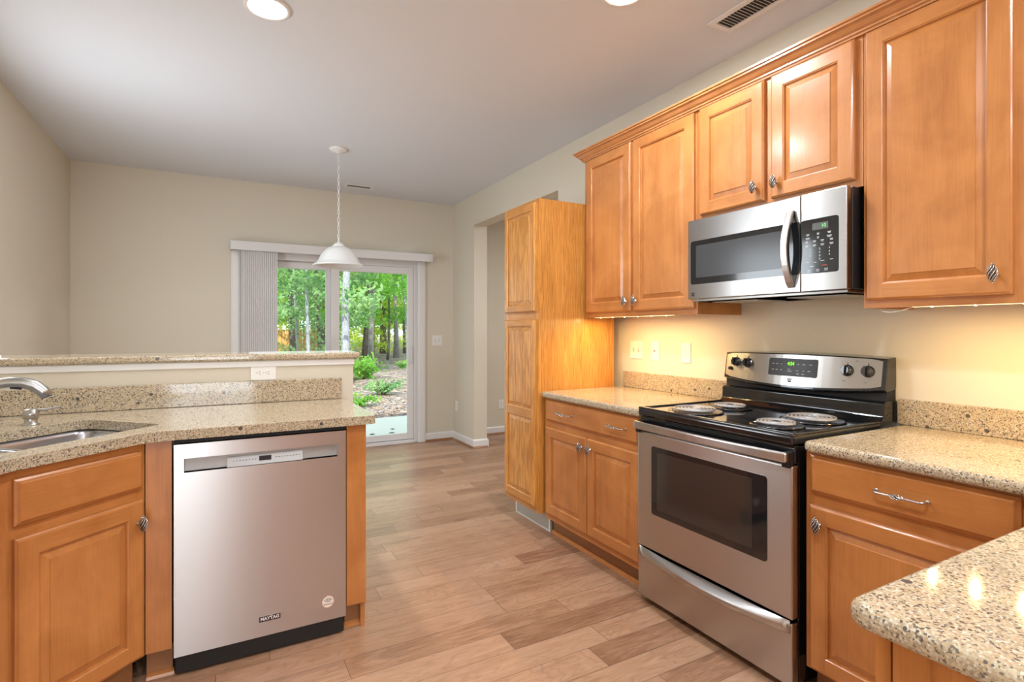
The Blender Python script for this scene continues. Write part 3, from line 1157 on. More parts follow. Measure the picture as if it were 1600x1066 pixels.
text_mesh('10', 0.018, 'display_digits', PALELED, cp, (0.655, -0.0018, 1.625), FRONT, 0.0002)
KEYS = [[('', 3), ('', 3), ('', 3)]]
yk = 1.600
rows = [
    (1.598, [(0.594, 0.012), (0.634, 0.010), (0.676, 0.012)]),
    (1.584, [(0.594, 0.016), (0.634, 0.008), (0.676, 0.018)]),
    (1.571, [(0.590, 0.010), (0.620, 0.012), (0.650, 0.012), (0.684, 0.012)]),
    (1.556, [(0.590, 0.012), (0.620, 0.012), (0.650, 0.013), (0.684, 0.014)]),
]
for z, its in rows:
    for (x, w_) in its:
        km.box(x - w_ / 2, x + w_ / 2, -0.0016, -0.0011, z, z + 0.0022, 1)
        km.box(x - w_ / 2.6, x + w_ / 2.6, -0.0016, -0.0011, z - 0.0042, z - 0.0024, 1)
for (x, z, w_) in ((0.592, 1.493, 0.012), (0.622, 1.490, 0.010), (0.650, 1.494, 0.014), (0.684, 1.496, 0.012), (0.610, 1.476, 0.014),
                   (0.598, 1.462, 0.013), (0.632, 1.463, 0.013), (0.664, 1.464, 0.013), (0.598, 1.456, 0.013), (0.632, 1.457, 0.013), (0.664, 1.458, 0.013)):
    km.box(x - w_ / 2, x + w_ / 2, -0.0016, -0.0011, z, z + 0.0020, 1)
km.build('keypad', [BLK, WHITEINK], cp)
MB().box(0.648, 0.668, -0.0016, -0.0011, 1.4765, 1.479).build('stop_legend', INKR, cp)
for i, ch in enumerate('123456789'):
    text_mesh(ch, 0.010, 'key_digit', WHITEINK, cp, (0.604 + 0.036 * (i % 3), -0.0014, 1.540 - 0.0125 * (i // 3)), FRONT, 0.0002)
text_mesh('0', 0.010, 'key_digit', WHITEINK, cp, (0.640, -0.0014, 1.5025), FRONT, 0.0002)


def stripe_mark(parent, x, z, s, y):
    b = MB()
    b.box(x - s, x + s, y, y + 0.0006, z + 0.55 * s, z + 0.95 * s)
    b.box(x - s, x + s, y, y + 0.0006, z + 0.05 * s, z + 0.38 * s)
    for q in ((-1, 0.2), (-0.1, 1.05)):
        p = [(x + q[0] * s, z - 0.10 * s), (x + q[1] * s * 0.55, z - 0.10 * s), (x + q[1] * s, z - 0.95 * s), (x + (q[0] + 0.5) * s, z - 0.95 * s)]
        plate_y(b, p, y, y + 0.0006)
    b.build('brand_mark', BLKM, parent)


stripe_mark(dr, 0.030, 1.405, 0.0085, -0.0008)
# slim steel grille under the microwave
b = MB()
b.box(0.01, 0.73, 0.02, 0.36, 1.372, 1.3845)
bp = b.build('underside', steel('underside_steel', (0.45, 0.44, 0.42), 0.35), mw, bevel=0.002)
for (x0, x1) in ((0.06, 0.30), (0.44, 0.68)):
    MB().box(x0, x1, 0.10, 0.30, 1.369, 1.3718).build('grease_filter', GREYP, bp)

# ------------------------------------------------------------------ stove
RGX, RGY, RW = 1.690, 1.887, 0.760
rg = thing('stove', 'black and stainless steel electric coil stove between the base cabinets', 'stove', (RGX, RGY, 0), RZ)
DEP = WX - 0.005 - RGX
b = MB()
b.box(0.004, RW - 0.004, 0.040, DEP - 0.05, 0.025, 0.840)
for (x, y) in ((0.05, 0.09), (RW - 0.05, 0.09), (0.05, DEP - 0.1), (RW - 0.05, DEP - 0.1)):
    b.lathe([(0.018, 0.0), (0.018, 0.026)], (x, y, 0), 12)
b.build('body', BLK, rg, bevel=0.003)
# front black vent band
b = MB()
b.box(0.002, RW - 0.002, 0.018, 0.0395, 0.783, 0.845)
fb = b.build('front_band', BLK, rg, bevel=0.003)
b = MB()
for k in range(3):
    z = 0.826 + k * 0.006
    b.box(0.16, 0.60, 0.0165, 0.019, z, z + 0.0026)
b.build('vent_slots', BLKM, fb)
# oven door
od = MB().box(0.001, RW - 0.001, 0.0, 0.038, 0.258, 0.778).build('oven_door', STEEL_D, rg, bevel=0.006, seg=3)
plate_y(MB(), rrect(0.092, 0.665, 0.420, 0.722, 0.012), -0.0015, 0.004).build('window_glass', GLASSBLK, od)
plate_y(MB(), rrect(0.128, 0.605, 0.447, 0.700, 0.004), -0.0019, -0.0010).build('window_screen', plain('oven_window_screen', (0.035, 0.030, 0.027), 0.08, coat=0.5), od)
hb = MB()
n = 16
front, back = [], []
for i in range(n + 1):
    x = 0.006 + (RW - 0.012) * i / n
    bow = 0.014 * (1 - (2 * i / n - 1) ** 2)
    front.append((x, -0.030 - bow))
    back.append((x, -0.012 - bow))
hb.prism(front + list(reversed(back)), 0.790, 0.826)
hh = hb.build('handle', STEEL, od, bevel=0.007, seg=3)
for xa in (0.004, RW - 0.030):
    MB().box(xa, xa + 0.026, -0.016, 0.016, 0.772, 0.824).build('handle_bracket', BLKS, od, bevel=0.003)
# storage drawer
sd = MB().box(0.003, RW - 0.003, 0.002, 0.038, 0.030, 0.245).build('storage_drawer', STEEL_D, rg, bevel=0.005)
hb = MB()
top, bot = [], []
n = 24
for i in range(n):
    x0 = 0.012 + (RW - 0.024) * i / n
    x1 = 0.012 + (RW - 0.024) * (i + 1) / n
    for (x, store) in ((x0, 0), (x1, 1)):
        pass
vr = []
for i in range(n + 1):
    s = 2 * i / n - 1
    x = 0.012 + (RW - 0.024) * i / n
    bow = 0.030 * (1 - s * s) + 0.004
    z = 0.212 + 0.012 * s * s
    vr.append([hb.bm.verts.new(p) for p in ((x, 0.003, z + 0.030), (x, -bow, z + 0.014), (x, -bow - 0.002, z - 0.006), (x, -bow + 0.005, z - 0.012), (x, 0.003, z - 0.014))])
for i in range(n):
    for k in range(4):
        hb.bm.faces.new([vr[i][k], vr[i][k + 1], vr[i + 1][k + 1], vr[i + 1][k]])
hb.bm.faces.new(vr[0])
hb.bm.faces.new(list(reversed(vr[-1])))
hb.build('drawer_lip', STEEL, sd, smooth=True)
# cooktop
b = MB()
CT = 0.886
yb_ = DEP - 0.115
b.box(0.0, RW, 0.002, yb_, 0.846, CT - 0.006)
ct = b.build('cooktop', BLK, rg, bevel=0.010, seg=4)
b = MB()
b.box(0.0, 0.018, 0.010, yb_, CT - 0.010, CT)
b.box(RW - 0.018, RW, 0.010, yb_, CT - 0.010, CT)
b.box(0.0, RW, 0.004, 0.030, CT - 0.012, CT)
b.build('cooktop_rim', BLK, ct, bevel=0.005, seg=3)
BURN = [(0.215, 0.140, 0.098), (0.215, 0.365, 0.076), (0.605, 0.140, 0.076), (0.600, 0.365, 0.098)]
for (bx_, by_, r) in BURN:
    pn = MB().lathe([(r * 0.35, CT - 0.0045), (r * 0.8, CT - 0.004), (r + 0.010, CT - 0.001), (r + 0.018, CT - 0.0005), (r + 0.019, CT - 0.003), (r + 0.016, CT - 0.0055)], (bx_, by_, 0), 40, cap=False)
    bn = pn.build('burner', PAN, rg, smooth=True)
    c = MB()
    pts = []
    turns = 5 if r > 0.09 else 4
    ns_ = turns * 26
    for i in range(ns_ + 1):
        a = 2 * PI * turns * i / ns_
        rr = 0.020 + (r - 0.024) * i / ns_
        pts.append((bx_ + rr * math.cos(a), by_ + rr * math.sin(a), CT + 0.009))
    c.tube(pts, 0.0042, 8)
    c.build('coil', COIL, bn, smooth=True)
    s3 = MB()
    for k in range(3):
        a = PI / 2 + 2 * PI * k / 3
        dx, dy = math.cos(a), math.sin(a)
        s3.tube([(bx_ + 0.01 * dx, by_ + 0.01 * dy, CT + 0.002), (bx_ + (r + 0.004) * dx, by_ + (r + 0.004) * dy, CT + 0.002)], 0.0028, 6)
    s3.lathe([(0.016, CT + 0.003), (0.016, CT + 0.012)], (bx_, by_, 0), 16)
    s3.build('coil_support', CHROME, bn)
# riser behind the cooktop and backguard
b = MB()
b.extr([(yb_ - 0.006, CT - 0.01), (yb_ + 0.019, CT + 0.014), (yb_ + 0.022, 0.950), (yb_ + 0.034, 0.958), (DEP - 0.02, 0.958), (DEP - 0.02, CT - 0.01)], 'x', 0.0, RW)
b.build('rear_riser', BLK, rg, bevel=0.004, seg=3)
b = MB()
b.box(0.004, RW - 0.004, DEP - 0.066, DEP - 0.004, 0.9585, 1.02)
b.box(0.0, RW, DEP - 0.0195, DEP - 0.004, CT - 0.01, 0.9580)
b.build('neck', BLKM, rg)
# backguard housing, bowed front
hz0, hz1 = 0.990, 1.132
b = MB()
n = 20
F0, F1, Bk0, Bk1 = [], [], [], []
def bgy(s, z):
    # s in -1..1 across, tilts back towards the top
    return DEP - 0.088 - 0.034 * (1 - s * s) + 0.020 * (z - 1.0) / 0.12
def bgz0(s):
    return 1.012 - 0.022 * (1 - s * s)
rows_ = []
for i in range(n + 1):
    s = 2 * i / n - 1
    x = RW / 2 + s * (RW / 2 - 0.002)
    zb0 = bgz0(s) - 0.018
    zt0 = 1.124 + 0.008 * (1 - s * s)
    rows_.append([b.bm.verts.new(p) for p in ((x, DEP - 0.001, zb0 + 0.01), (x, bgy(s, zb0) + 0.020, zb0), (x, bgy(s, zb0) + 0.005, zb0 + 0.006), (x, bgy(s, zt0) + 0.005, zt0), (x, DEP - 0.001, zt0 + 0.006))])
for i in range(n):
    for k in range(4):
        b.bm.faces.new([rows_[i][k], rows_[i][k + 1], rows_[i + 1][k + 1], rows_[i + 1][k]])
    b.bm.faces.new([rows_[i][4], rows_[i][0], rows_[i + 1][0], rows_[i + 1][4]])
b.bm.faces.new(rows_[0])
b.bm.faces.new(list(reversed(rows_[-1])))
bg = b.build('backguard', BLK, rg, bevel=0.004)
b = MB()
fr_, bk_ = [], []
for i in range(n + 1):
    s = (2 * i / n - 1) * 0.965
    x = RW / 2 + s * (RW / 2 - 0.002)
    za, zb2 = bgz0(s), 1.120 + 0.007 * (1 - s * s)
    if i in (0, n):
        za += 0.006
        zb2 -= 0.006
    fr_.append([b.bm.verts.new((x, bgy(s, za), za)), b.bm.verts.new((x, bgy(s, zb2), zb2))])
    bk_.append([b.bm.verts.new((x, bgy(s, za) + 0.0065, za)), b.bm.verts.new((x, bgy(s, zb2) + 0.0065, zb2))])
for i in range(n):
    b.bm.faces.new([fr_[i][0], fr_[i + 1][0], fr_[i + 1][1], fr_[i][1]])
    b.bm.faces.new([fr_[i][1], fr_[i + 1][1], bk_[i + 1][1], bk_[i][1]])
    b.bm.faces.new([fr_[i][0], bk_[i][0], bk_[i + 1][0], fr_[i + 1][0]])
b.bm.faces.new([fr_[0][0], fr_[0][1], bk_[0][1], bk_[0][0]])
b.bm.faces.new([fr_[n][0], bk_[n][0], bk_[n][1], fr_[n][1]])
b.build('control_face', STEEL, bg, smooth=False)


def on_guard(x, z, off=0.0):
    s = (x - RW / 2) / (RW / 2)
    return bgy(s, z) - off


def guard_slab(x0, x1, z0, z1, off0, off1, name, m, r=0.006, parent=None):
    b = MB()
    cols = []
    k = 16
    xs = [x0, x0 + r * 0.3, x0 + r] + [x0 + r + (x1 - x0 - 2 * r) * i / k for i in range(1, k)] + [x1 - r, x1 - r * 0.3, x1]
    for x in xs:
        e = min(x - x0, x1 - x)
        cut = 0 if e >= r else r - math.sqrt(max(0, r * r - (r - e) ** 2))
        cols.append([b.bm.verts.new((x, on_guard(x, z, o_), z)) for z, o_ in ((z0 + cut, off0), (z0 + cut, off1), ((z0 + z1) / 2, off1), (z1 - cut, off1), (z1 - cut, off0))])
    for i in range(len(cols) - 1):
        for q_ in range(4):
            b.bm.faces.new([cols[i][q_], cols[i + 1][q_], cols[i + 1][q_ + 1], cols[i][q_ + 1]])
    b.bm.faces.new(cols[0])
    b.bm.faces.new(list(reversed(cols[-1])))
    return b.build(name, m, parent or bg)


dp = guard_slab(0.275, 0.505, 1.032, 1.110, -0.001, 0.0016, 'clock_panel', BLKS, 0.007)
text_mesh('4:24', 0.021, 'clock_digits', GREENLED, dp, (0.385, on_guard(0.385, 1.088, 0.0024), 1.087), (PI / 2 - 0.16, 0, 0), 0.0003, 0.0004, sx=0.9)
leg = MB()
for (x, z, w_) in ((0.298, 1.084, 0.006), (0.318, 1.084, 0.009), (0.340, 1.084, 0.006), (0.298, 1.058, 0.008), (0.318, 1.058, 0.010), (0.340, 1.058, 0.008),
                   (0.378, 1.062, 0.012), (0.382, 1.054, 0.020), (0.420, 1.086, 0.008), (0.445, 1.086, 0.012), (0.475, 1.086, 0.012),
                   (0.418, 1.058, 0.010), (0.445, 1.058, 0.008), (0.470, 1.058, 0.012), (0.420, 1.044, 0.012), (0.445, 1.044, 0.012)):
    y = on_guard(x, z, 0.0022)
    leg.box(x - w_ / 2, x + w_ / 2, y, y + 0.0006, z - 0.0012, z + 0.0012)
leg.build('panel_legends', WHITEINK, dp)
leg = MB()
for (x, z, w_) in ((0.075, 1.118, 0.034), (0.125, 1.118, 0.008), (0.150, 1.036, 0.008), (0.612, 1.030, 0.012), (0.690, 1.028, 0.014), (0.655, 1.112, 0.010), (0.088, 1.052, 0.006)):
    y = on_guard(x, z, 0.0005)
    leg.box(x - w_ / 2, x + w_ / 2, y, y + 0.0006, z - 0.0016, z + 0.0004)
leg.build('knob_legends', GREYINK, bg)
kn_ = None
for (x, z) in ((0.082, 1.081), (0.155, 1.079), (0.622, 1.072), (0.697, 1.072)):
    b = MB()
    pr = []
    b.lathe([(0.0, -0.0), (0.0235, 0.0), (0.0235, -0.004), (0.0205, -0.006), (0.0185, -0.020), (0.016, -0.022), (0.0, -0.022)], (0, 0, 0), 28, 'y')
    b.box(-0.0045, 0.0045, -0.031, -0.020, -0.018, 0.018)
    k = b.build('control_knob', BLK, bg, bevel=0.001)
    k.location = (x, on_guard(x, z, 0.0005), z)
    k.rotation_euler = (-0.16, 0, 0)
    pt = MB().box(-0.0008, 0.0008, -0.0012, 0.0, 0.0245, 0.0325).build('pointer_mark', BLKM, k)
b = MB().lathe([(0.0095, 0), (0.0085, -0.010), (0.007, -0.011), (0.0, -0.011)], (0.048, on_guard(0.048, 1.047, 0.0), 1.047), 18, 'y')
b.build('indicator_button', BLK, bg)
b = MB()
x, z, s_ = 0.385, 1.013, 0.010
yy2 = on_guard(x, z, 0.0012)
stripe_mark(bg, x, z, s_, yy2)

# ------------------------------------------------------------------ base cabinets (right wall)
BX = 1.740      # face frame plane
CTZ0, CTZ1 = 0.834, 0.869


def base_carcass(t, w, depth, top=0.833, toe_in=0.060, toe=0.105, sides=True):
    b = MB()
    b.box(0, 0.016, 0.0195, depth, toe, top, 0)
    b.box(w - 0.016, w, 0.0195, depth, toe, top, 0)
    b.box(0.0165, w - 0.0165, 0.0195, depth, toe, toe + 0.016, 0)
    b.box(0.0165, w - 0.0165, depth - 0.008, depth, toe + 0.0165, top, 0)
    b.build('carcass', MV, t)
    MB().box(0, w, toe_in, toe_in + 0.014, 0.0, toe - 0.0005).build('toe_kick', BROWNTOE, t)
    s = MB()
    s.extr([(toe_in - 0.017, 0.0), (toe_in - 0.0005, 0.0), (toe_in - 0.0005, 0.018), (toe_in - 0.007, 0.016), (toe_in - 0.014, 0.010)], 'x', 0, w)
    s.build('shoe_strip', MH, t)


bl = thing('base_cabinet', 'maple base cabinet with two doors and wide drawer between pantry and stove', 'cabinet', (BX, 2.758, 0), RZ)
base_carcass(bl, 0.868, WX - BX - 0.002)
face_frame(bl, 0.868, 0.105, 0.833, [(0, 0.035), (0.425, 0.470), (0.833, 0.868)], [(0.105, 0.155), (0.640, 0.715), (0.800, 0.833)])
slab_front(bl, 0.030, 0.698, 0.812, 0.125, (0.213, 0.660))
panel_door(bl, 0.028, 0.143, 0.405, 0.518, (0.372, 0.463))
panel_door(bl, 0.440, 0.143, 0.405, 0.518, (0.034, 0.463))

br = thing('base_cabinet', 'maple base cabinet with one drawer and one door right of the stove', 'cabinet', (BX, 1.110, 0), RZ)
base_carcass(br, 0.685, WX - BX - 0.002)
face_frame(br, 0.685, 0.105, 0.833, [(0, 0.030), (0.530, 0.685)], [(0.105, 0.155), (0.635, 0.712), (0.800, 0.833)])
slab_front(br, 0.020, 0.698, 0.535, 0.125, (0.275,))
panel_door(br, 0.020, 0.115, 0.535, 0.543, (0.036, 0.485))


# worktops: bullnosed slab from a polygon
def slab(poly, z0, z1, name, label, m=GRAN, bev=0.014, holes=None, cat='worktop'):
    b = MB().prism(poly, z0, z1)
    o = b.build(name, m)
    o.location = (0, 0, 0)
    bv = o.modifiers.new('bevel', 'BEVEL')
    bv.width = bev
    bv.segments = 5
    bv.limit_method = 'ANGLE'
    bv.angle_limit = math.radians(60)
    tag(o, label, cat)
    for p_ in o.data.polygons:
        p_.use_smooth = False
    return o


def rounded(poly, radii, n=6):
    out = []
    N_ = len(poly)
    for i, p in enumerate(poly):
        r = radii[i]
        if r <= 0:
            out.append(p)
            continue
        P = Vector(p).to_2d() if len(p) > 2 else Vector(p)
        A = (Vector(poly[i - 1]) - P).normalized()
        B = (Vector(poly[(i + 1) % N_]) - P).normalized()
        ang = A.angle(B)
        tl = r / math.tan(ang / 2)
        c = P + (A + B).normalized() * (r / math.sin(ang / 2))
        s, e = P + A * tl, P + B * tl
        va, vb2 = s - c, e - c
        for k in range(n + 1):
            t = k / n
            w = (math.sin((1 - t) * va.angle(vb2)) * va + math.sin(t * va.angle(vb2)) * vb2) / math.sin(va.angle(vb2))
            out.append(tuple(c + w))
    return out


slab(rounded([(1.705, 1.892), (WX - 0.001, 1.892), (WX - 0.001, 2.760), (1.705, 2.760)], [0.012, 0, 0, 0.03]), CTZ0, CTZ1,
     'worktop', 'speckled granite worktop between the oak pantry and the stove')
slab(rounded([(0.750, -0.24), (WX - 0.001, -0.24), (WX - 0.001, 1.105), (1.700, 1.105), (1.700, 0.428), (0.750, 0.428)], [0, 0, 0, 0.03, 0.05, 0.028]), CTZ0, CTZ1,
     'worktop', 'L-shaped speckled granite worktop in the right foreground, right of the stove')
tag(MB().box(WX - 0.021, WX - 0.001, 1.885, 2.745, CTZ1 + 0.0005, 0.970).build('backsplash', GRAN, bevel=0.002), 'low granite backsplash strip left of the stove under the outlets', 'backsplash')
tag(MB().box(WX - 0.021, WX - 0.001, -0.22, 1.118, CTZ1 + 0.0005, 0.968).build('backsplash', GRAN, bevel=0.002), 'low granite backsplash strip right of the stove', 'backsplash')

# near return cabinet (bottom right)
nr = thing('base_cabinet', 'maple cabinet end under the foreground worktop at the bottom right', 'cabinet', (0.785, 0, 0))
b = MB()
b.box(0, 0.020, -0.215, 0.382, 0.105, 0.833, 0)
b.box(0.0205, 0.93, -0.215, -0.200, 0.105, 0.833, 0)
b.box(0.0205, 0.93, -0.1995, 0.370, 0.105, 0.121, 0)
b.build('carcass', MV, nr)
b = MB()
b.box(-0.004, 0.045, 0.3825, 0.401, 0.105, 0.833, 0)
b.box(0.0455, 0.94, 0.383, 0.400, 0.105, 0.155, 1)
b.box(0.0455, 0.94, 0.383, 0.400, 0.800, 0.833, 1)
b.build('face_frame', [MV, MH], nr)
b = MB()
b.box(-0.012, -0.0005, 0.338, 0.376, 0.105, 0.833, 0)
b.box(-0.012, -0.0005, -0.215, -0.170, 0.105, 0.833, 0)
b.box(-0.011, -0.0005, -0.1695, 0.3375, 0.115, 0.17, 1)
b.build('end_frame', [MV, MH], nr)
MB().box(-0.004, 0.012, -0.2, 0.33, 0.0, 0.104).build('toe_kick', BROWNTOE, nr)
for i in range(2):
    o = panel_door(nr, 0.0, 0.145, 0.40, 0.66, None)
    o.location = (0.05 + 0.42 * (i + 1), 0.4012, 0.145)
    o.rotation_euler = (0, 0, PI)

# ------------------------------------------------------------------ oak pantry
PXF, PYF, PW = 1.700, 3.200, 0.430
pn = thing('pantry_cabinet', 'tall freestanding oak pantry cabinet with two stacked doors', 'cabinet', (PXF, PYF, 0), RZ)
PD = 2.280 - PXF
b = MB()
b.box(0, 0.018, 0.0195, PD, 0.125, 2.038)
b.box(PW - 0.018, PW, 0.0195, PD, 0.125, 2.038)
b.box(0.0185, PW - 0.0185, 0.0195, PD, 0.125, 0.143)
b.box(0.0185, PW - 0.0185, 0.0195, PD, 2.020, 2.038)
b.box(0.0185, PW - 0.0185, PD - 0.008, PD, 0.1435, 2.0195)
b.build('carcass', OAKV, pn, bevel=0.001)
face_frame(pn, PW, 0.125, 2.038, [(0, 0.040), (PW - 0.040, PW)], [(0.125, 0.175), (1.29, 1.36), (2.000, 2.038)], mats=[OAKV, OAKH])
panel_door(pn, 0.020, 1.350, PW - 0.036, 0.668, None, mats=[OAKV, OAKH], st=0.040)
dd = panel_door(pn, 0.020, 0.160, PW - 0.036, 1.145, None, mats=[OAKV, OAKH], st=0.040, panels=[(0.050, 0.535), (0.585, 1.105)],
                bead=[(0.150, 0.62, 1.07), (0.245, 0.62, 1.07)])
b = MB()
b.box(0.0, PW, 0.085, 0.098, 0.0, 0.124, 0)
k = b.build('toe_kick', plain('grey_laminate', (0.42, 0.40, 0.35), 0.6), pn)
b = MB()
b.box(0.0, 0.014, 0.080, 0.0845, 0.0, 0.124)
b.box(PW - 0.014, PW, 0.080, 0.0845, 0.0, 0.124)
b.box(0.0145, PW - 0.0145, 0.080, 0.0845, 0.0, 0.008)
b.build('toe_kick_edging', WHITE, k)

tc_ = thing('tall_cabinet', 'tall maple cabinet against the wall behind the camera', 'cabinet', (1.16, BY + 0.62, 0), PI)  # added out of view to give the dishwasher steel a warm reflection
b = MB()
b.box(0, 0.018, 0.0195, 0.618, 0.105, 2.30)
b.box(1.072, 1.09, 0.0195, 0.618, 0.105, 2.30)
b.box(0.0185, 1.0715, 0.0195, 0.618, 2.28, 2.30)
b.box(0.0185, 1.0715, 0.0195, 0.618, 0.105, 0.123)
b.build('carcass', MV, tc_)
face_frame(tc_, 1.09, 0.105, 2.30, [(0, 0.04), (0.525, 0.565), (1.05, 1.09)], [(0.105, 0.15), (1.20, 1.26), (2.26, 2.30)])
for xx in (0.025, 0.555):
    panel_door(tc_, xx, 0.13, 0.51, 1.09, (0.03 if xx > 0.1 else 0.48, 0.98))
    panel_door(tc_, xx, 1.24, 0.51, 1.03, (0.03 if xx > 0.1 else 0.48, 0.08))
MB().box(0, 1.09, 0.06, 0.075, 0, 0.1045).build('toe_kick', BROWNTOE, tc_)

# ------------------------------------------------------------------ left side: dishwasher run, corner sink, bar
LZ0, LZ1 = 0.850, 0.885
DWY = 2.262   # cabinet face plane
dw = thing('dishwasher', 'stainless steel dishwasher with pocket handle under the left worktop', 'dishwasher', (-0.142, 2.240, 0))
MB().box(0.004, 0.594, 0.040, 0.58, 0.012, 0.838).build('tub', BLKM, dw)
# door with a real pocket
px0, px1, pz0, pz1 = 0.034, 0.564, 0.727, 0.777
b = MB()
Z0, Z1 = 0.074, 0.829
b.box(0.003, px0, 0, 0.038, Z0, Z1)
b.box(px1, 0.597, 0, 0.038, Z0, Z1)
b.box(px0, px1, 0, 0.038, Z0, pz0)
b.box(px0, px1, 0, 0.038, pz1, Z1)
bmesh.ops.remove_doubles(b.bm, verts=b.bm.verts[:], dist=0.0001)
inner = [f for f in b.bm.faces if abs(f.normal.x) > 0.9 and px0 - 0.001 < f.calc_center_median().x < px1 + 0.001 and not (pz0 < f.calc_center_median().z < pz1)]
dd = b.build('door', STEEL_D, dw)
MB().box(px0, px1, 0.026, 0.0375, pz0, pz1).build('pocket_back', GREYP, dd)
b = MB()
b.extr([(0.0262, pz0 + 0.001), (0.006, pz0 + 0.001), (0.020, pz1 - 0.014), (0.0262, pz1 - 0.014)], 'x', 0.170, 0.433)
cs = b.build('console', GREYP, dd)
MB().box(0.278, 0.320, 0.0085, 0.016, pz0 + 0.014, pz0 + 0.030).build('display_window', BLKS, cs)
b = MB()
for i in range(9):
    x = 0.335 + i * 0.0105
    b.box(x, x + 0.004, 0.0118, 0.0145, pz0 + 0.020, pz0 + 0.0225)
for i in range(8):
    x = 0.190 + i * 0.0105
    b.box(x, x + 0.004, 0.0118, 0.0145, pz0 + 0.020, pz0 + 0.0225)
b.build('button_legends', GREYINK, cs)
MB().box(0.010, 0.590, 0.012, 0.022, 0.010, 0.073).build('kick_plate', BLKM, dw)
b = MB()
b.box(0.002, 0.598, 0.020, 0.0395, 0.830, 0.8485)
b.build('top_gap_seal', BLKM, dw)  # black strip drawn in place of the shaded gap above the door
# badge
bd = MB().box(0.275, 0.353, -0.0012, 0.0, 0.128, 0.150).build('badge', SATIN, dd)
MB().box(0.277, 0.351, -0.0018, -0.0012, 0.1295, 0.1485).build('badge_field', NAVY, bd)
text_mesh('MAYTAG', 0.0165, 'badge_lettering', PAPER, bd, (0.314, -0.0020, 0.1392), FRONT, 0.0003, 0.0006, sx=0.98)
stk = MB().lathe([(0.0, -0.0009), (0.024, -0.0009), (0.024, 0.0)], (0.527, 0, 0.148), 32, 'y').build('sticker', PAPER, dd)
b = MB()
for i in range(40):
    a0, a1 = 2 * PI * i / 40, 2 * PI * (i + 1) / 40
    b.face([(0.527 + r_ * math.cos(a), -0.0011, 0.148 + r_ * math.sin(a)) for r_, a in ((0.0228, a0), (0.0238, a0), (0.0238, a1), (0.0228, a1))])
b.build('sticker_ring', INKR, stk)
b = MB()
for (zz, L) in ((0.0125, 0.018), (0.0070, 0.030), (0.0012, 0.018), (-0.0095, 0.034)):
    x = 0.527 - L / 2
    while x < 0.527 + L / 2:
        w_ = random.choice((0.0014, 0.0020, 0.0026))
        b.box(x, x + w_, -0.0012, -0.0010, 0.148 + zz - 0.0015, 0.148 + zz + 0.0015)
        x += w_ + 0.0009
b.build('sticker_print', INKB, stk)

# end panel and filler of the dishwasher bay
ep = thing('end_panel', 'maple end panel closing the right side of the dishwasher bay', 'panel', (0.4595, DWY - 0.015, 0))
MB().box(0.0, 0.078, 0, 0.019, 0.107, 0.849).build('stile', MV, ep, bevel=0.001)
MB().box(0.060, 0.0775, 0.0195, 0.600, 0.0, 0.849).build('side_panel', MV, ep)
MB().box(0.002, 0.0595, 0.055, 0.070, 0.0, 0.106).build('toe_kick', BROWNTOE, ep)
b = MB().extr([(0.037, 0.0), (0.0545, 0.0), (0.0545, 0.018), (0.048, 0.016), (0.040, 0.010)], 'x', -0.003, 0.083)
b.build('shoe_strip', MH, ep)
fp = thing('filler_panel', 'narrow maple filler strip left of the dishwasher', 'panel', (-0.2235, DWY - 0.015, 0))
MB().box(0.0, 0.0785, 0, 0.019, 0.107, 0.849).build('stile', MV, fp, bevel=0.001)
MB().box(0.0, 0.0785, 0.045, 0.060, 0.0, 0.106).build('toe_kick', BROWNTOE, fp)
b = MB().extr([(0.027, 0.0), (0.0445, 0.0), (0.0445, 0.018), (0.038, 0.016), (0.030, 0.010)], 'x', 0.0, 0.083)
b.build('shoe_strip', MH, fp)

# corner sink cabinet, 45 degrees; origin at its right end
q = math.sqrt(0.5)
P0 = Vector((-0.2255, 2.244, 0))
WDIAG = 0.440
PL = P0 + Vector((-q, -q, 0)) * WDIAG
sc = thing('sink_cabinet', 'angled corner maple cabinet with drawer front and one door below the sink', 'cabinet', PL, PI / 4)
face_frame(sc, WDIAG, 0.107, 0.849, [(0, 0.060), (WDIAG - 0.028, WDIAG)], [(0.107, 0.150), (0.648, 0.692), (0.815, 0.849)])
slab_front(sc, 0.048, 0.692, 0.377, 0.130)
panel_door(sc, 0.048, 0.118, 0.377, 0.538, (0.352, 0.463))
b = MB()
b.box(0.0, WDIAG, 0.055, 0.070, 0.0, 0.106)
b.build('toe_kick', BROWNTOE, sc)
b = MB()
b.box(0.02, WDIAG - 0.02, 0.0195, 0.45, 0.107, 0.12)
b.build('floor_board', MV, sc)
# left run cabinet
LFX = PL.x - 0.002
lr = thing('base_cabinet', 'maple base cabinet at the left edge beside the corner sink cabinet', 'cabinet', (LFX, 0.75, 0), PI / 2)
LRW = PL.y - 0.75 - 0.004
face_frame(lr, LRW, 0.107, 0.849, [(0, 0.04), (LRW / 2 - 0.02, LRW / 2 + 0.02), (LRW - 0.05, LRW)], [(0.107, 0.150), (0.648, 0.692), (0.815, 0.849)])
base_carcass(lr, LRW - 0.10, LFX - LX - 0.004, top=0.848)
for i in range(2):
    slab_front(lr, 0.03 + i * LRW / 2, 0.692, LRW / 2 - 0.06, 0.130, (LRW / 4 - 0.03,))
    panel_door(lr, 0.03 + i * LRW / 2, 0.118, LRW / 2 - 0.06, 0.538, (0.04 if i else LRW / 2 - 0.10, 0.463))

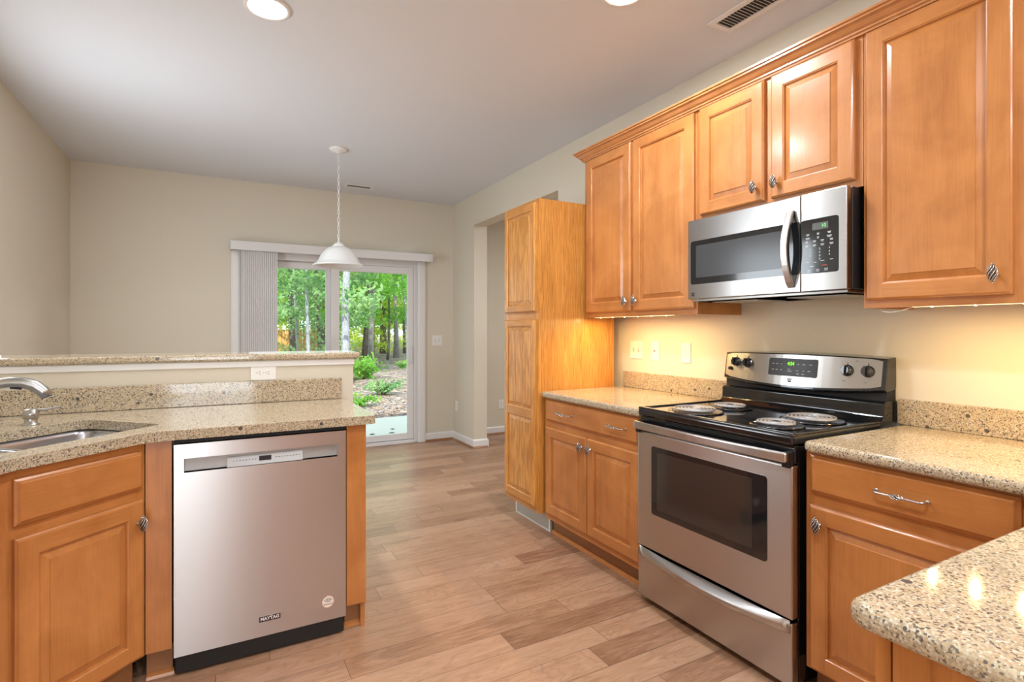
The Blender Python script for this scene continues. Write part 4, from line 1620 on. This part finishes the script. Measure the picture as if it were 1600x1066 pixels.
# left worktop with sink cut-out
BARY = 2.862
A = Vector((-0.186, 2.386))
u_ = Vector((-q, -q))
n_ = Vector((-q, q))
SW, SDp = 0.74, 0.385
c0, c1, c2, c3 = A, A + n_ * SDp, A + n_ * SDp + u_ * SW, A + u_ * SW
cutp = rounded([tuple(c0), tuple(c1), tuple(c2), tuple(c3)], [0.02, 0.05, 0.05, 0.02])
outer = rounded([(0.572, 2.215), (0.572, 2.838), (0.55, 2.838), (LX + 0.001, 2.905), (LX + 0.001, 0.75), (LFX + 0.028, 0.75), (LFX + 0.028, PL.y - 0.012), (-0.213, 2.215)],
                [0.02, 0.02, 0, 0, 0, 0, 0.06, 0.12])
b = MB()
def loop(pts, z):
    return [b.bm.verts.new((p[0], p[1], z)) for p in pts]
for z in (LZ0, LZ1):
    lo = loop(outer, z)
    li = loop(cutp, z)
    es = [b.bm.edges.new((lo[i], lo[(i + 1) % len(lo)])) for i in range(len(lo))]
    es += [b.bm.edges.new((li[i], li[(i + 1) % len(li)])) for i in range(len(li))]
    bmesh.ops.triangle_fill(b.bm, use_beauty=True, edges=es)
    if z == LZ0:
        pl_o, pl_i = lo, li
for (B0, B1) in ((pl_o, lo), (pl_i, li)):
    k = len(B0)
    for i in range(k):
        b.bm.faces.new([B0[i], B0[(i + 1) % k], B1[(i + 1) % k], B1[i]])
wt = b.build('worktop', GRAN)
bv = wt.modifiers.new('bevel', 'BEVEL')
bv.width = 0.012
bv.segments = 5
bv.limit_method = 'ANGLE'
bv.angle_limit = math.radians(60)
tag(wt, 'speckled granite worktop on the left with the sink cut into it', 'worktop')

# sink
sk = thing('sink', 'double-bowl stainless steel sink set under the left worktop', 'sink', (c3.x, c3.y, LZ0), PI / 4)
def bowl(x0, x1, y0, y1, depth, r, name, parent):
    b = MB()
    rings = []
    for (d, z, rr) in ((-0.012, -0.001, r + 0.010), (0.0, -0.001, r), (0.004, -0.02, r), (0.012, -depth + 0.03, r), (0.030, -depth + 0.004, r * 0.8), (0.06, -depth, r * 0.5)):
        pts = rrect(x0 + d, x1 - d, y0 + d, y1 - d, max(rr, 0.01), 5)
        rings.append([b.bm.verts.new((p[0], p[1], z)) for p in pts])
    for j in range(len(rings) - 1):
        k = len(rings[j])
        for i in range(k):
            b.bm.faces.new([rings[j][i], rings[j][(i + 1) % k], rings[j + 1][(i + 1) % k], rings[j + 1][i]])
    b.bm.faces.new(rings[-1])
    o = b.build(name, SINKM, parent, smooth=True)
    xc, yc = (x0 + x1) / 2, (y0 + y1) / 2
    MB().lathe([(0.042, -depth + 0.001), (0.040, -depth + 0.004), (0.030, -depth + 0.002), (0.0, -depth + 0.001)], (xc, yc, 0), 20, cap=False).build('drain', CHROME, o, smooth=True)
    return o
bowl(0.405, SW + 0.006, -0.006, SDp + 0.006, 0.19, 0.045, 'bowl', sk)
bowl(-0.006, 0.375, -0.006, SDp + 0.006, 0.19, 0.045, 'bowl', sk)
MB().box(0.388, 0.392, 0.0, SDp, -0.012, -0.004).build('divider', SINKM, sk)

# faucet (base just outside the left edge of the photo, spout swung right)
fx, fy = -0.775, 2.44
fc = thing('faucet', 'brushed nickel pull-out faucet arching over the sink at the left edge', 'faucet', (fx, fy, LZ1))
MB().lathe([(0.030, 0.0), (0.030, 0.006), (0.024, 0.012), (0.022, 0.060), (0.024, 0.090), (0.020, 0.10)], seg=28).build('body', SATIN, fc, smooth=True)
sp = MB()
cpts = [(0, 0, 0.085), (0.030, 0, 0.118), (0.070, 0, 0.147), (0.110, 0, 0.166), (0.145, 0, 0.172), (0.180, 0, 0.170), (0.212, 0, 0.158), (0.236, 0, 0.136), (0.246, 0, 0.120)]
sp.tube(cpts, [0.017, 0.0165, 0.0165, 0.017, 0.018, 0.019, 0.020, 0.020, 0.019], 16)
so_ = sp.build('spout', SATIN, fc, smooth=True)
MB().tube([(0.2462, 0, 0.1195), (0.2475, 0, 0.1160)], 0.0155, 16).build('spray_face', BLKS, so_)
MB().tube([(0.150, -0.004, 0.1545), (0.165, -0.006, 0.153), (0.180, -0.006, 0.1505)], 0.005, 8).build('spray_button', BLKS, so_)
MB().tube([(0, 0, 0.098), (-0.010, 0, 0.125), (-0.055, 0.0, 0.150)], [0.012, 0.009, 0.006], 10).build('lever', SATIN, fc, smooth=True)
# soap dispenser
sdp = thing('soap_dispenser', 'small brushed nickel soap pump on the worktop behind the sink', 'soap dispenser', (-0.612, 2.608, LZ1))
MB().lathe([(0.028, 0.0), (0.027, 0.003), (0.019, 0.008), (0.0185, 0.022), (0.0185, 0.023)], seg=24).build('base', SATIN, sdp, smooth=True)
MB().lathe([(0.0180, 0.023), (0.0235, 0.0245), (0.0238, 0.045), (0.0225, 0.0465), (0.0225, 0.055), (0.018, 0.058), (0.0, 0.0585)], seg=24, cap=False).build('pump_head', SATIN, sdp, smooth=True)
MB().tube([(0.012, 0, 0.052), (0.040, 0.0, 0.054), (0.075, 0.002, 0.060), (0.086, 0.002, 0.061)], [0.0065, 0.0045, 0.0032, 0.0030], 10).build('nozzle', SATIN, sdp, smooth=True)

# raised bar wall, slightly skewed to the room
ba = math.radians(-2.3)
bw = bpy.data.objects.new('bar_frame_origin', None)   # helper transform only, removed below
Rb = Matrix.Translation((0.618, BARY, 0)) @ Matrix.Rotation(ba, 4, 'Z')


def place(o, mtx=Rb):
    o.matrix_world = mtx
    return o


bpy.data.objects.remove(bw)
Lb = 0.618 - LX
o = place(MB().box(-Lb + 0.01, 0, 0, 0.115, 0, 1.058).build('half_wall', WALLM))
struct(o)
o.name = 'wall_bar'
o = place(MB().box(-Lb - 0.0, 0.005, -0.012, 0.127, 1.0585, 1.0895).build('trim_2', WHITE, bevel=0.003))
struct(o)
o = place(MB().box(-Lb + 0.0, 0.032, -0.030, 0.300, 1.090, 1.122).build('bar_top', GRAN, bevel=0.010, seg=4))
tag(o, 'raised granite bar top on the half wall behind the left worktop', 'worktop')
o = place(MB().box(-Lb + 0.02, -0.060, -0.021, -0.0005, LZ1 + 0.0005, 0.992).build('backsplash', GRAN, bevel=0.002))
tag(o, 'granite backsplash strip on the half wall behind the sink', 'backsplash')
ot = outlet((0, 0, 0), 0, 'white sideways outlet on the half wall below the bar top', horiz=True)
ot.matrix_world = Rb @ Matrix.Translation((0.192 - 0.618, -0.0002, 1.030))

# ------------------------------------------------------------------ outdoors
def litter_mat():
    m, nt, p = mat('leaf_litter')
    v = coords(nt, rnd=False)
    ve = N(nt, 'ShaderNodeTexVoronoi')
    nt.links.new(v, ve.inputs['Vector'])
    ve.inputs['Scale'].default_value = 11
    s = N(nt, 'ShaderNodeSeparateColor')
    nt.links.new(ve.outputs['Color'], s.inputs[0])
    c = ramp(nt, s.outputs[0], [(0.0, (0.10, 0.08, 0.09)), (0.3, (0.22, 0.19, 0.20)), (0.55, (0.32, 0.27, 0.28)), (0.8, (0.40, 0.27, 0.18)), (0.93, (0.48, 0.41, 0.40))], 'CONSTANT')
    n = noise(nt, v, 0.9, 4)
    c = mix(nt, M(nt, 'MULTIPLY', n, 0.5), c, (0.20, 0.15, 0.12, 1))
    nt.links.new(c, p.inputs['Base Color'])
    p.inputs['Roughness'].default_value = 0.9
    bump(nt, p, ve.outputs['Distance'], 0.6, 0.03)
    return m


def leaf_mat(name, lo, hi):
    m, nt, p = mat(name)
    out = [n for n in nt.nodes if n.type == 'OUTPUT_MATERIAL'][0]
    nt.nodes.remove(p)
    v = coords(nt, rnd=True)
    n = noise(nt, v, 2.3, 3)
    c = ramp(nt, n, [(0.35, lo), (0.65, hi)])
    d = N(nt, 'ShaderNodeBsdfDiffuse')
    t = N(nt, 'ShaderNodeBsdfTranslucent')
    nt.links.new(c, d.inputs[0])
    nt.links.new(c, t.inputs[0])
    mx = N(nt, 'ShaderNodeMixShader')
    mx.inputs[0].default_value = 0.5
    nt.links.new(d.outputs[0], mx.inputs[1])
    nt.links.new(t.outputs[0], mx.inputs[2])
    nt.links.new(mx.outputs[0], out.inputs[0])
    return m


LITTER = litter_mat()
LEAF1 = leaf_mat('leaf_green', (0.14, 0.40, 0.06), (0.42, 0.74, 0.16))
LEAF2 = leaf_mat('leaf_yellow_green', (0.34, 0.54, 0.05), (0.72, 0.80, 0.18))
LEAF3 = leaf_mat('leaf_blue_green', (0.12, 0.30, 0.11), (0.38, 0.58, 0.26))


def bark(name, a, c):
    m, nt, p = mat(name)
    n = noise(nt, coords(nt, (9, 9, 2)), 3.0, 5, 0.7)
    nt.links.new(ramp(nt, n, [(0.35, a), (0.65, c)]), p.inputs['Base Color'])
    p.inputs['Roughness'].default_value = 0.9
    bump(nt, p, n, 0.5, 0.02)
    return m


BARKP = bark('pale_bark', (0.20, 0.21, 0.24), (0.38, 0.40, 0.46))
BARKG = bark('grey_bark', (0.14, 0.125, 0.12), (0.34, 0.31, 0.31))
BARKD = bark('dark_bark', (0.07, 0.055, 0.05), (0.18, 0.15, 0.13))

b = MB()
nx, ny = 44, 60
g = []
for j in range(ny + 1):
    row = []
    yv = FY + 0.16 + 60 * (j / ny) ** 1.8
    for i in range(nx + 1):
        xv = -14 + 46 * i / nx
        hgt = -0.16 + 0.05 * math.sin(xv * 1.7 + yv) * min(1, (yv - 8) / 6 if yv > 8 else 0) + (0.012 * (yv - 9) if yv > 9 else 0)
        row.append(b.bm.verts.new((xv, yv, hgt)))
    g.append(row)
for j in range(ny):
    for i in range(nx):
        b.bm.faces.new([g[j][i], g[j][i + 1], g[j + 1][i + 1], g[j + 1][i]])
gr = b.build('ground', LITTER, smooth=True)
struct(gr)
pt = MB().box(-1.4, 4.2, FY + 0.16, 7.85, -0.25, -0.045).build('patio_slab', CONC, bevel=0.01)
struct(pt)
hw = MB()
hw.box(-2, 6, FY + 0.151, FY + 0.2, -0.2, -0.01)
struct(hw.build('trim_3', CONC))


def gz(x, y):
    return -0.16 + (0.012 * (y - 9) if y > 9 else 0)


def add_leaf(bm, p, s, n=None):
    d = Vector((random.gauss(0, 1), random.gauss(0, 1), random.gauss(0, 0.7))).normalized()
    e = d.cross(Vector((random.gauss(0, 1), random.gauss(0, 1), random.gauss(0, 1)))).normalized()
    p = Vector(p)
    vs = [bm.verts.new(p - d * s), bm.verts.new(p + e * s * 0.45), bm.verts.new(p + d * s), bm.verts.new(p - e * s * 0.45)]
    bm.faces.new(vs)


def leaf_cloud(clumps, per, size):
    b = MB()
    for (cx, cy, cz, r) in clumps:
        for _ in range(per):
            v = Vector((random.gauss(0, 1), random.gauss(0, 1), random.gauss(0, 0.6)))
            v = v.normalized() * r * random.random() ** 0.4
            add_leaf(b.bm, (cx + v.x, cy + v.y, cz + v.z * 0.7), size * random.uniform(0.6, 1.3))
    return b


# three crown meshes shared by the trees
CROWNS = []
for kind, (LM, nc, per, sz) in enumerate(((LEAF1, 30, 110, 0.085), (LEAF2, 30, 110, 0.085), (LEAF3, 28, 120, 0.07))):
    cl = []
    for _ in range(nc):
        a = random.uniform(0, 2 * PI)
        r = random.uniform(0.2, 2.0)
        cl.append((r * math.cos(a), r * math.sin(a), random.uniform(1.0, 6.2), random.uniform(0.35, 0.75)))
    o = leaf_cloud(cl, per, sz).build('foliage', LM, None, fix=False)
    COL.objects.unlink(o)
    CROWNS.append(o)


def tree(x, y, r, m, label, lean=0.0, h=9.0, crown=None, crown_z=0.0, cs=1.0, rz=0.0, group=None, br=0):
    z = gz(x, y) - 0.05
    t = thing('tree', label, 'tree', (x, y, z), 0, group)
    pts = []
    for i in range(10):
        s = i / 9
        pts.append((lean * s * h + 0.06 * math.sin(s * 7 + x), 0.05 * math.sin(s * 5 + y), s * h))
    b = MB().tube(pts, [r * (1.25 if i == 0 else 1.0 - 0.6 * i / 9) for i in range(10)], 10)
    for k in range(br):
        s = 0.22 + 0.5 * k / max(1, br)
        a = random.uniform(0, 2 * PI)
        p0 = (lean * s * h, 0, s * h)
        b.tube([p0, (p0[0] + 0.6 * math.cos(a), 0.6 * math.sin(a), p0[2] + 0.25), (p0[0] + 1.3 * math.cos(a + .3), 1.3 * math.sin(a + .3), p0[2] + 0.35)], [r * 0.3, r * 0.2, r * 0.08], 6)
    b.build('trunk', m, t, smooth=True)
    if crown is not None:
        c = CROWNS[crown].copy()
        COL.objects.link(c)
        c.parent = t
        c.location = (0, 0, crown_z)
        c.rotation_euler = (0, 0, rz)
        c.scale = (cs, cs, cs)
    return t


# main trunks seen through the glass
tree(0.2026 * 13.5, 13.5, 0.105, BARKP, 'pale straight tree trunk nearest the door, in the left of the clear pane', lean=0.03, h=9, crown=0, crown_z=3.4, rz=1.0)
tree(0.2514 * 19, 19, 0.105, BARKG, 'grey tree trunk behind the bright bush, middle of the clear pane', lean=-0.012, h=9, crown=0, crown_z=1.7, rz=2.2)
tree(0.2938 * 24, 24, 0.115, BARKG, 'grey tree trunk on the right of the clear pane', h=9, crown=0, crown_z=2.2, rz=4.2)
tree(0.137 * 15, 15, 0.052, BARKP, 'pale slender tree in the left pane', lean=0.012, h=8, crown=2, crown_z=0.6, rz=0.5, br=4)
tree(0.120 * 17, 17, 0.036, BARKP, 'thin pale tree in front of the wooden fence', h=7, crown=2, crown_z=0.5, rz=3.0)
tree(0.165 * 21, 21, 0.13, BARKD, 'dark tree trunk just right of the fence', h=9, crown=1, crown_z=0.6, rz=0.2)
tree(0.270 * 27, 27, 0.16, BARKD, 'broad dark tree between the two grey trunks', h=9, crown=1, crown_z=0.8, rz=1.4)
tree(0.280 * 22, 22, 0.05, BARKD, 'thin dark sapling between the grey trunks', h=7)
tree(0.318 * 20, 20, 0.035, BARKP, 'very thin pale leaning sapling at the right edge of the door', lean=-0.05, h=6)
back = [(1.15, 14.6, 2), (2.75, 17.2, 2), (2.2, 19.5, 0), (4.9, 20.5, 0), (3.9, 22.5, 0), (6.4, 25.5, 1), (-1.5, 23, 0), (0.4, 18.5, 2), (1.0, 26, 1), (3.0, 25, 0), (4.4, 30, 1), (5.6, 23.5, 0), (6.9, 29, 1), (8.4, 27, 0), (7.6, 22, 0), (10.5, 31, 1), (9.4, 35, 0), (12.6, 34, 0),
        (2.0, 33, 0), (6.0, 36, 1), (0.0, 31, 1), (14.0, 30, 0), (3.6, 38, 0), (8.0, 40, 1), (11.5, 41, 0)]
GL = 'slim leafy woodland tree in the crowd behind the big trunks'
for (x, y, k) in back:
    tree(x, y, random.uniform(0.05, 0.13), random.choice([BARKG, BARKD, BARKD]), GL, lean=random.uniform(-0.03, 0.03), h=8.5, crown=k, crown_z=random.uniform(-0.6, 0.9), cs=random.uniform(0.9, 1.35),
         rz=random.uniform(0, 6), group='woodland trees deep behind')
# low understorey
bu = leaf_cloud([(random.uniform(-6, 18), random.uniform(29, 44), random.uniform(-0.1, 5.2), random.uniform(0.6, 1.3)) for _ in range(260)], 46, 0.15).build('undergrowth', LEAF2, fix=False)
tag(bu, 'hazy band of yellow-green undergrowth closing the woodland behind the trees', 'undergrowth', kind='stuff')


def shrub(x, y, w, h, m, label, leaves, size, name='shrub', fern=False):
    z = gz(x, y)
    t = thing(name, label, 'plant', (x, y, z))
    b = MB()
    st = MB()
    ns_ = 10 if not fern else 14
    for i in range(ns_):
        a = 2 * PI * i / ns_ + random.uniform(-.2, .2)
        rr = w * random.uniform(0.5, 1.0)
        hh = h * random.uniform(0.6, 1.0)
        tip = Vector((rr * math.cos(a), rr * math.sin(a), hh * (0.65 if fern else 1.0)))
        mid = Vector((tip.x * 0.5, tip.y * 0.5, hh * (0.85 if fern else 0.6)))
        st.tube([(0, 0, -0.03), tuple(mid), tuple(tip)], [0.012, 0.008, 0.003], 5)
        for k in range(leaves // ns_):
            s = random.uniform(0.15, 1.0)
            p = mid * (2 * s * (1 - s)) + tip * (s * s)
            sp_ = (0.05 if fern else 0.16) * w + 0.02
            add_leaf(b.bm, p + Vector((random.gauss(0, sp_), random.gauss(0, sp_), random.gauss(0, sp_ * 0.7))), size * random.uniform(0.6, 1.2))
    b.build('leaves', m, t, fix=False)
    st.build('stems', BARKD, t)
    return t


shrub(0.235 * 14.6, 14.6, 0.50, 0.66, LEAF1, 'bright green leafy bush beyond the patio, tallest of the low plants', 900, 0.06)
shrub(0.272 * 11.4, 11.4, 0.55, 0.36, LEAF3, 'spreading dark green fern in the middle of the leaf-covered ground', 800, 0.04, 'fern', True)
shrub(0.222 * 9.8, 9.8, 0.42, 0.30, LEAF1, 'low green fern beside the end of the bar', 600, 0.04, 'fern', True)
shrub(0.308 * 17.5, 17.5, 0.22, 0.30, LEAF1, 'tiny bright green seedling at the right of the leaf-covered ground', 200, 0.05)

# scattered loose leaves: on the ground they cannot be counted
b = MB()
for _ in range(14000):
    y = 7.9 + 16 * random.random() ** 1.5
    x = y * random.uniform(0.05, 0.40)
    s = random.uniform(0.014, 0.034)
    a = random.uniform(0, 2 * PI)
    z = gz(x, y) + 0.05 * math.sin(x * 1.7 + y) * min(1, (y - 8) / 6 if y > 8 else 0) + 0.012
    d = Vector((math.cos(a), math.sin(a), random.uniform(-.35, .35))) * s
    e = Vector((-math.sin(a), math.cos(a), random.uniform(-.35, .35))) * s * 0.55
    p = Vector((x, y, z))
    f = b.bm.faces.new([b.bm.verts.new(p - d), b.bm.verts.new(p + e), b.bm.verts.new(p + d), b.bm.verts.new(p - e)])
    f.material_index = random.choice((0, 0, 1, 2))
DRY = [plain('dry_leaf_brown', (0.30, 0.18, 0.11), 0.8), plain('dry_leaf_pale', (0.42, 0.33, 0.28), 0.8), plain('dry_leaf_grey', (0.24, 0.22, 0.25), 0.8)]
fl = b.build('fallen_leaves', DRY, fix=False)
tag(fl, 'carpet of fallen dry leaves covering the ground beyond the patio', 'leaves', kind='stuff')
# a handful of leaves on the slab: countable
DL = plain('dark_leaf', (0.10, 0.09, 0.04), 0.8)
spots = [(1.70, 6.30), (1.78, 6.45), (1.83, 6.28), (1.60, 6.20), (1.52, 6.42), (1.66, 6.62), (1.90, 6.60), (1.40, 6.35), (1.74, 6.12), (1.45, 7.05), (1.98, 6.85), (1.35, 6.60)]
for i, (x, y) in enumerate(spots):
    b = MB()
    a = random.uniform(0, 2 * PI)
    s = random.uniform(0.030, 0.050)
    pts = [(1, 0), (0.55, 0.35), (0.1, 0.55), (-0.5, 0.35), (-1, 0), (-0.5, -0.4), (0.1, -0.5), (0.6, -0.3)]
    vs = []
    c = b.bm.verts.new((0, 0, 0.012))
    for (u, v) in pts:
        vs.append(b.bm.verts.new((s * (u * math.cos(a) - v * math.sin(a)), s * (u * math.sin(a) + v * math.cos(a)), 0.002 + 0.012 * abs(v))))
    for k in range(8):
        b.bm.faces.new([c, vs[k], vs[(k + 1) % 8]])
    o = b.build('fallen_leaf', DL)
    o.location = (x, y, -0.045)
    sm = o.modifiers.new('s', 'SOLIDIFY')
    sm.thickness = 0.001
    tag(o, 'small dark fallen leaf lying on the concrete patio outside the door', 'leaf', 'leaves on the patio')

# wooden fence deep in the left pane
fe = thing('fence', 'weathered orange wooden board fence seen through the left pane', 'fence', (-2.5, 22.5, gz(0, 22.5)))
FW = wood('fence_boards', 'z', (0.42, 0.20, 0.05), (0.72, 0.42, 0.14), 0.8)
b = MB()
x = 0.0
while x < 6.3:
    b.box(x, x + 0.135, 0, 0.02, 0.05, 1.28 + random.uniform(-0.02, 0.02))
    x += 0.150
b.box(0, 6.3, 0.021, 0.06, 0.35, 0.44)
b.box(0, 6.3, 0.021, 0.06, 1.0, 1.09)
b.build('boards', FW, fe)
for k in range(4):
    MB().box(k * 2.07, k * 2.07 + 0.10, 0.061, 0.16, -0.1, 1.36).build('post', FW, fe)
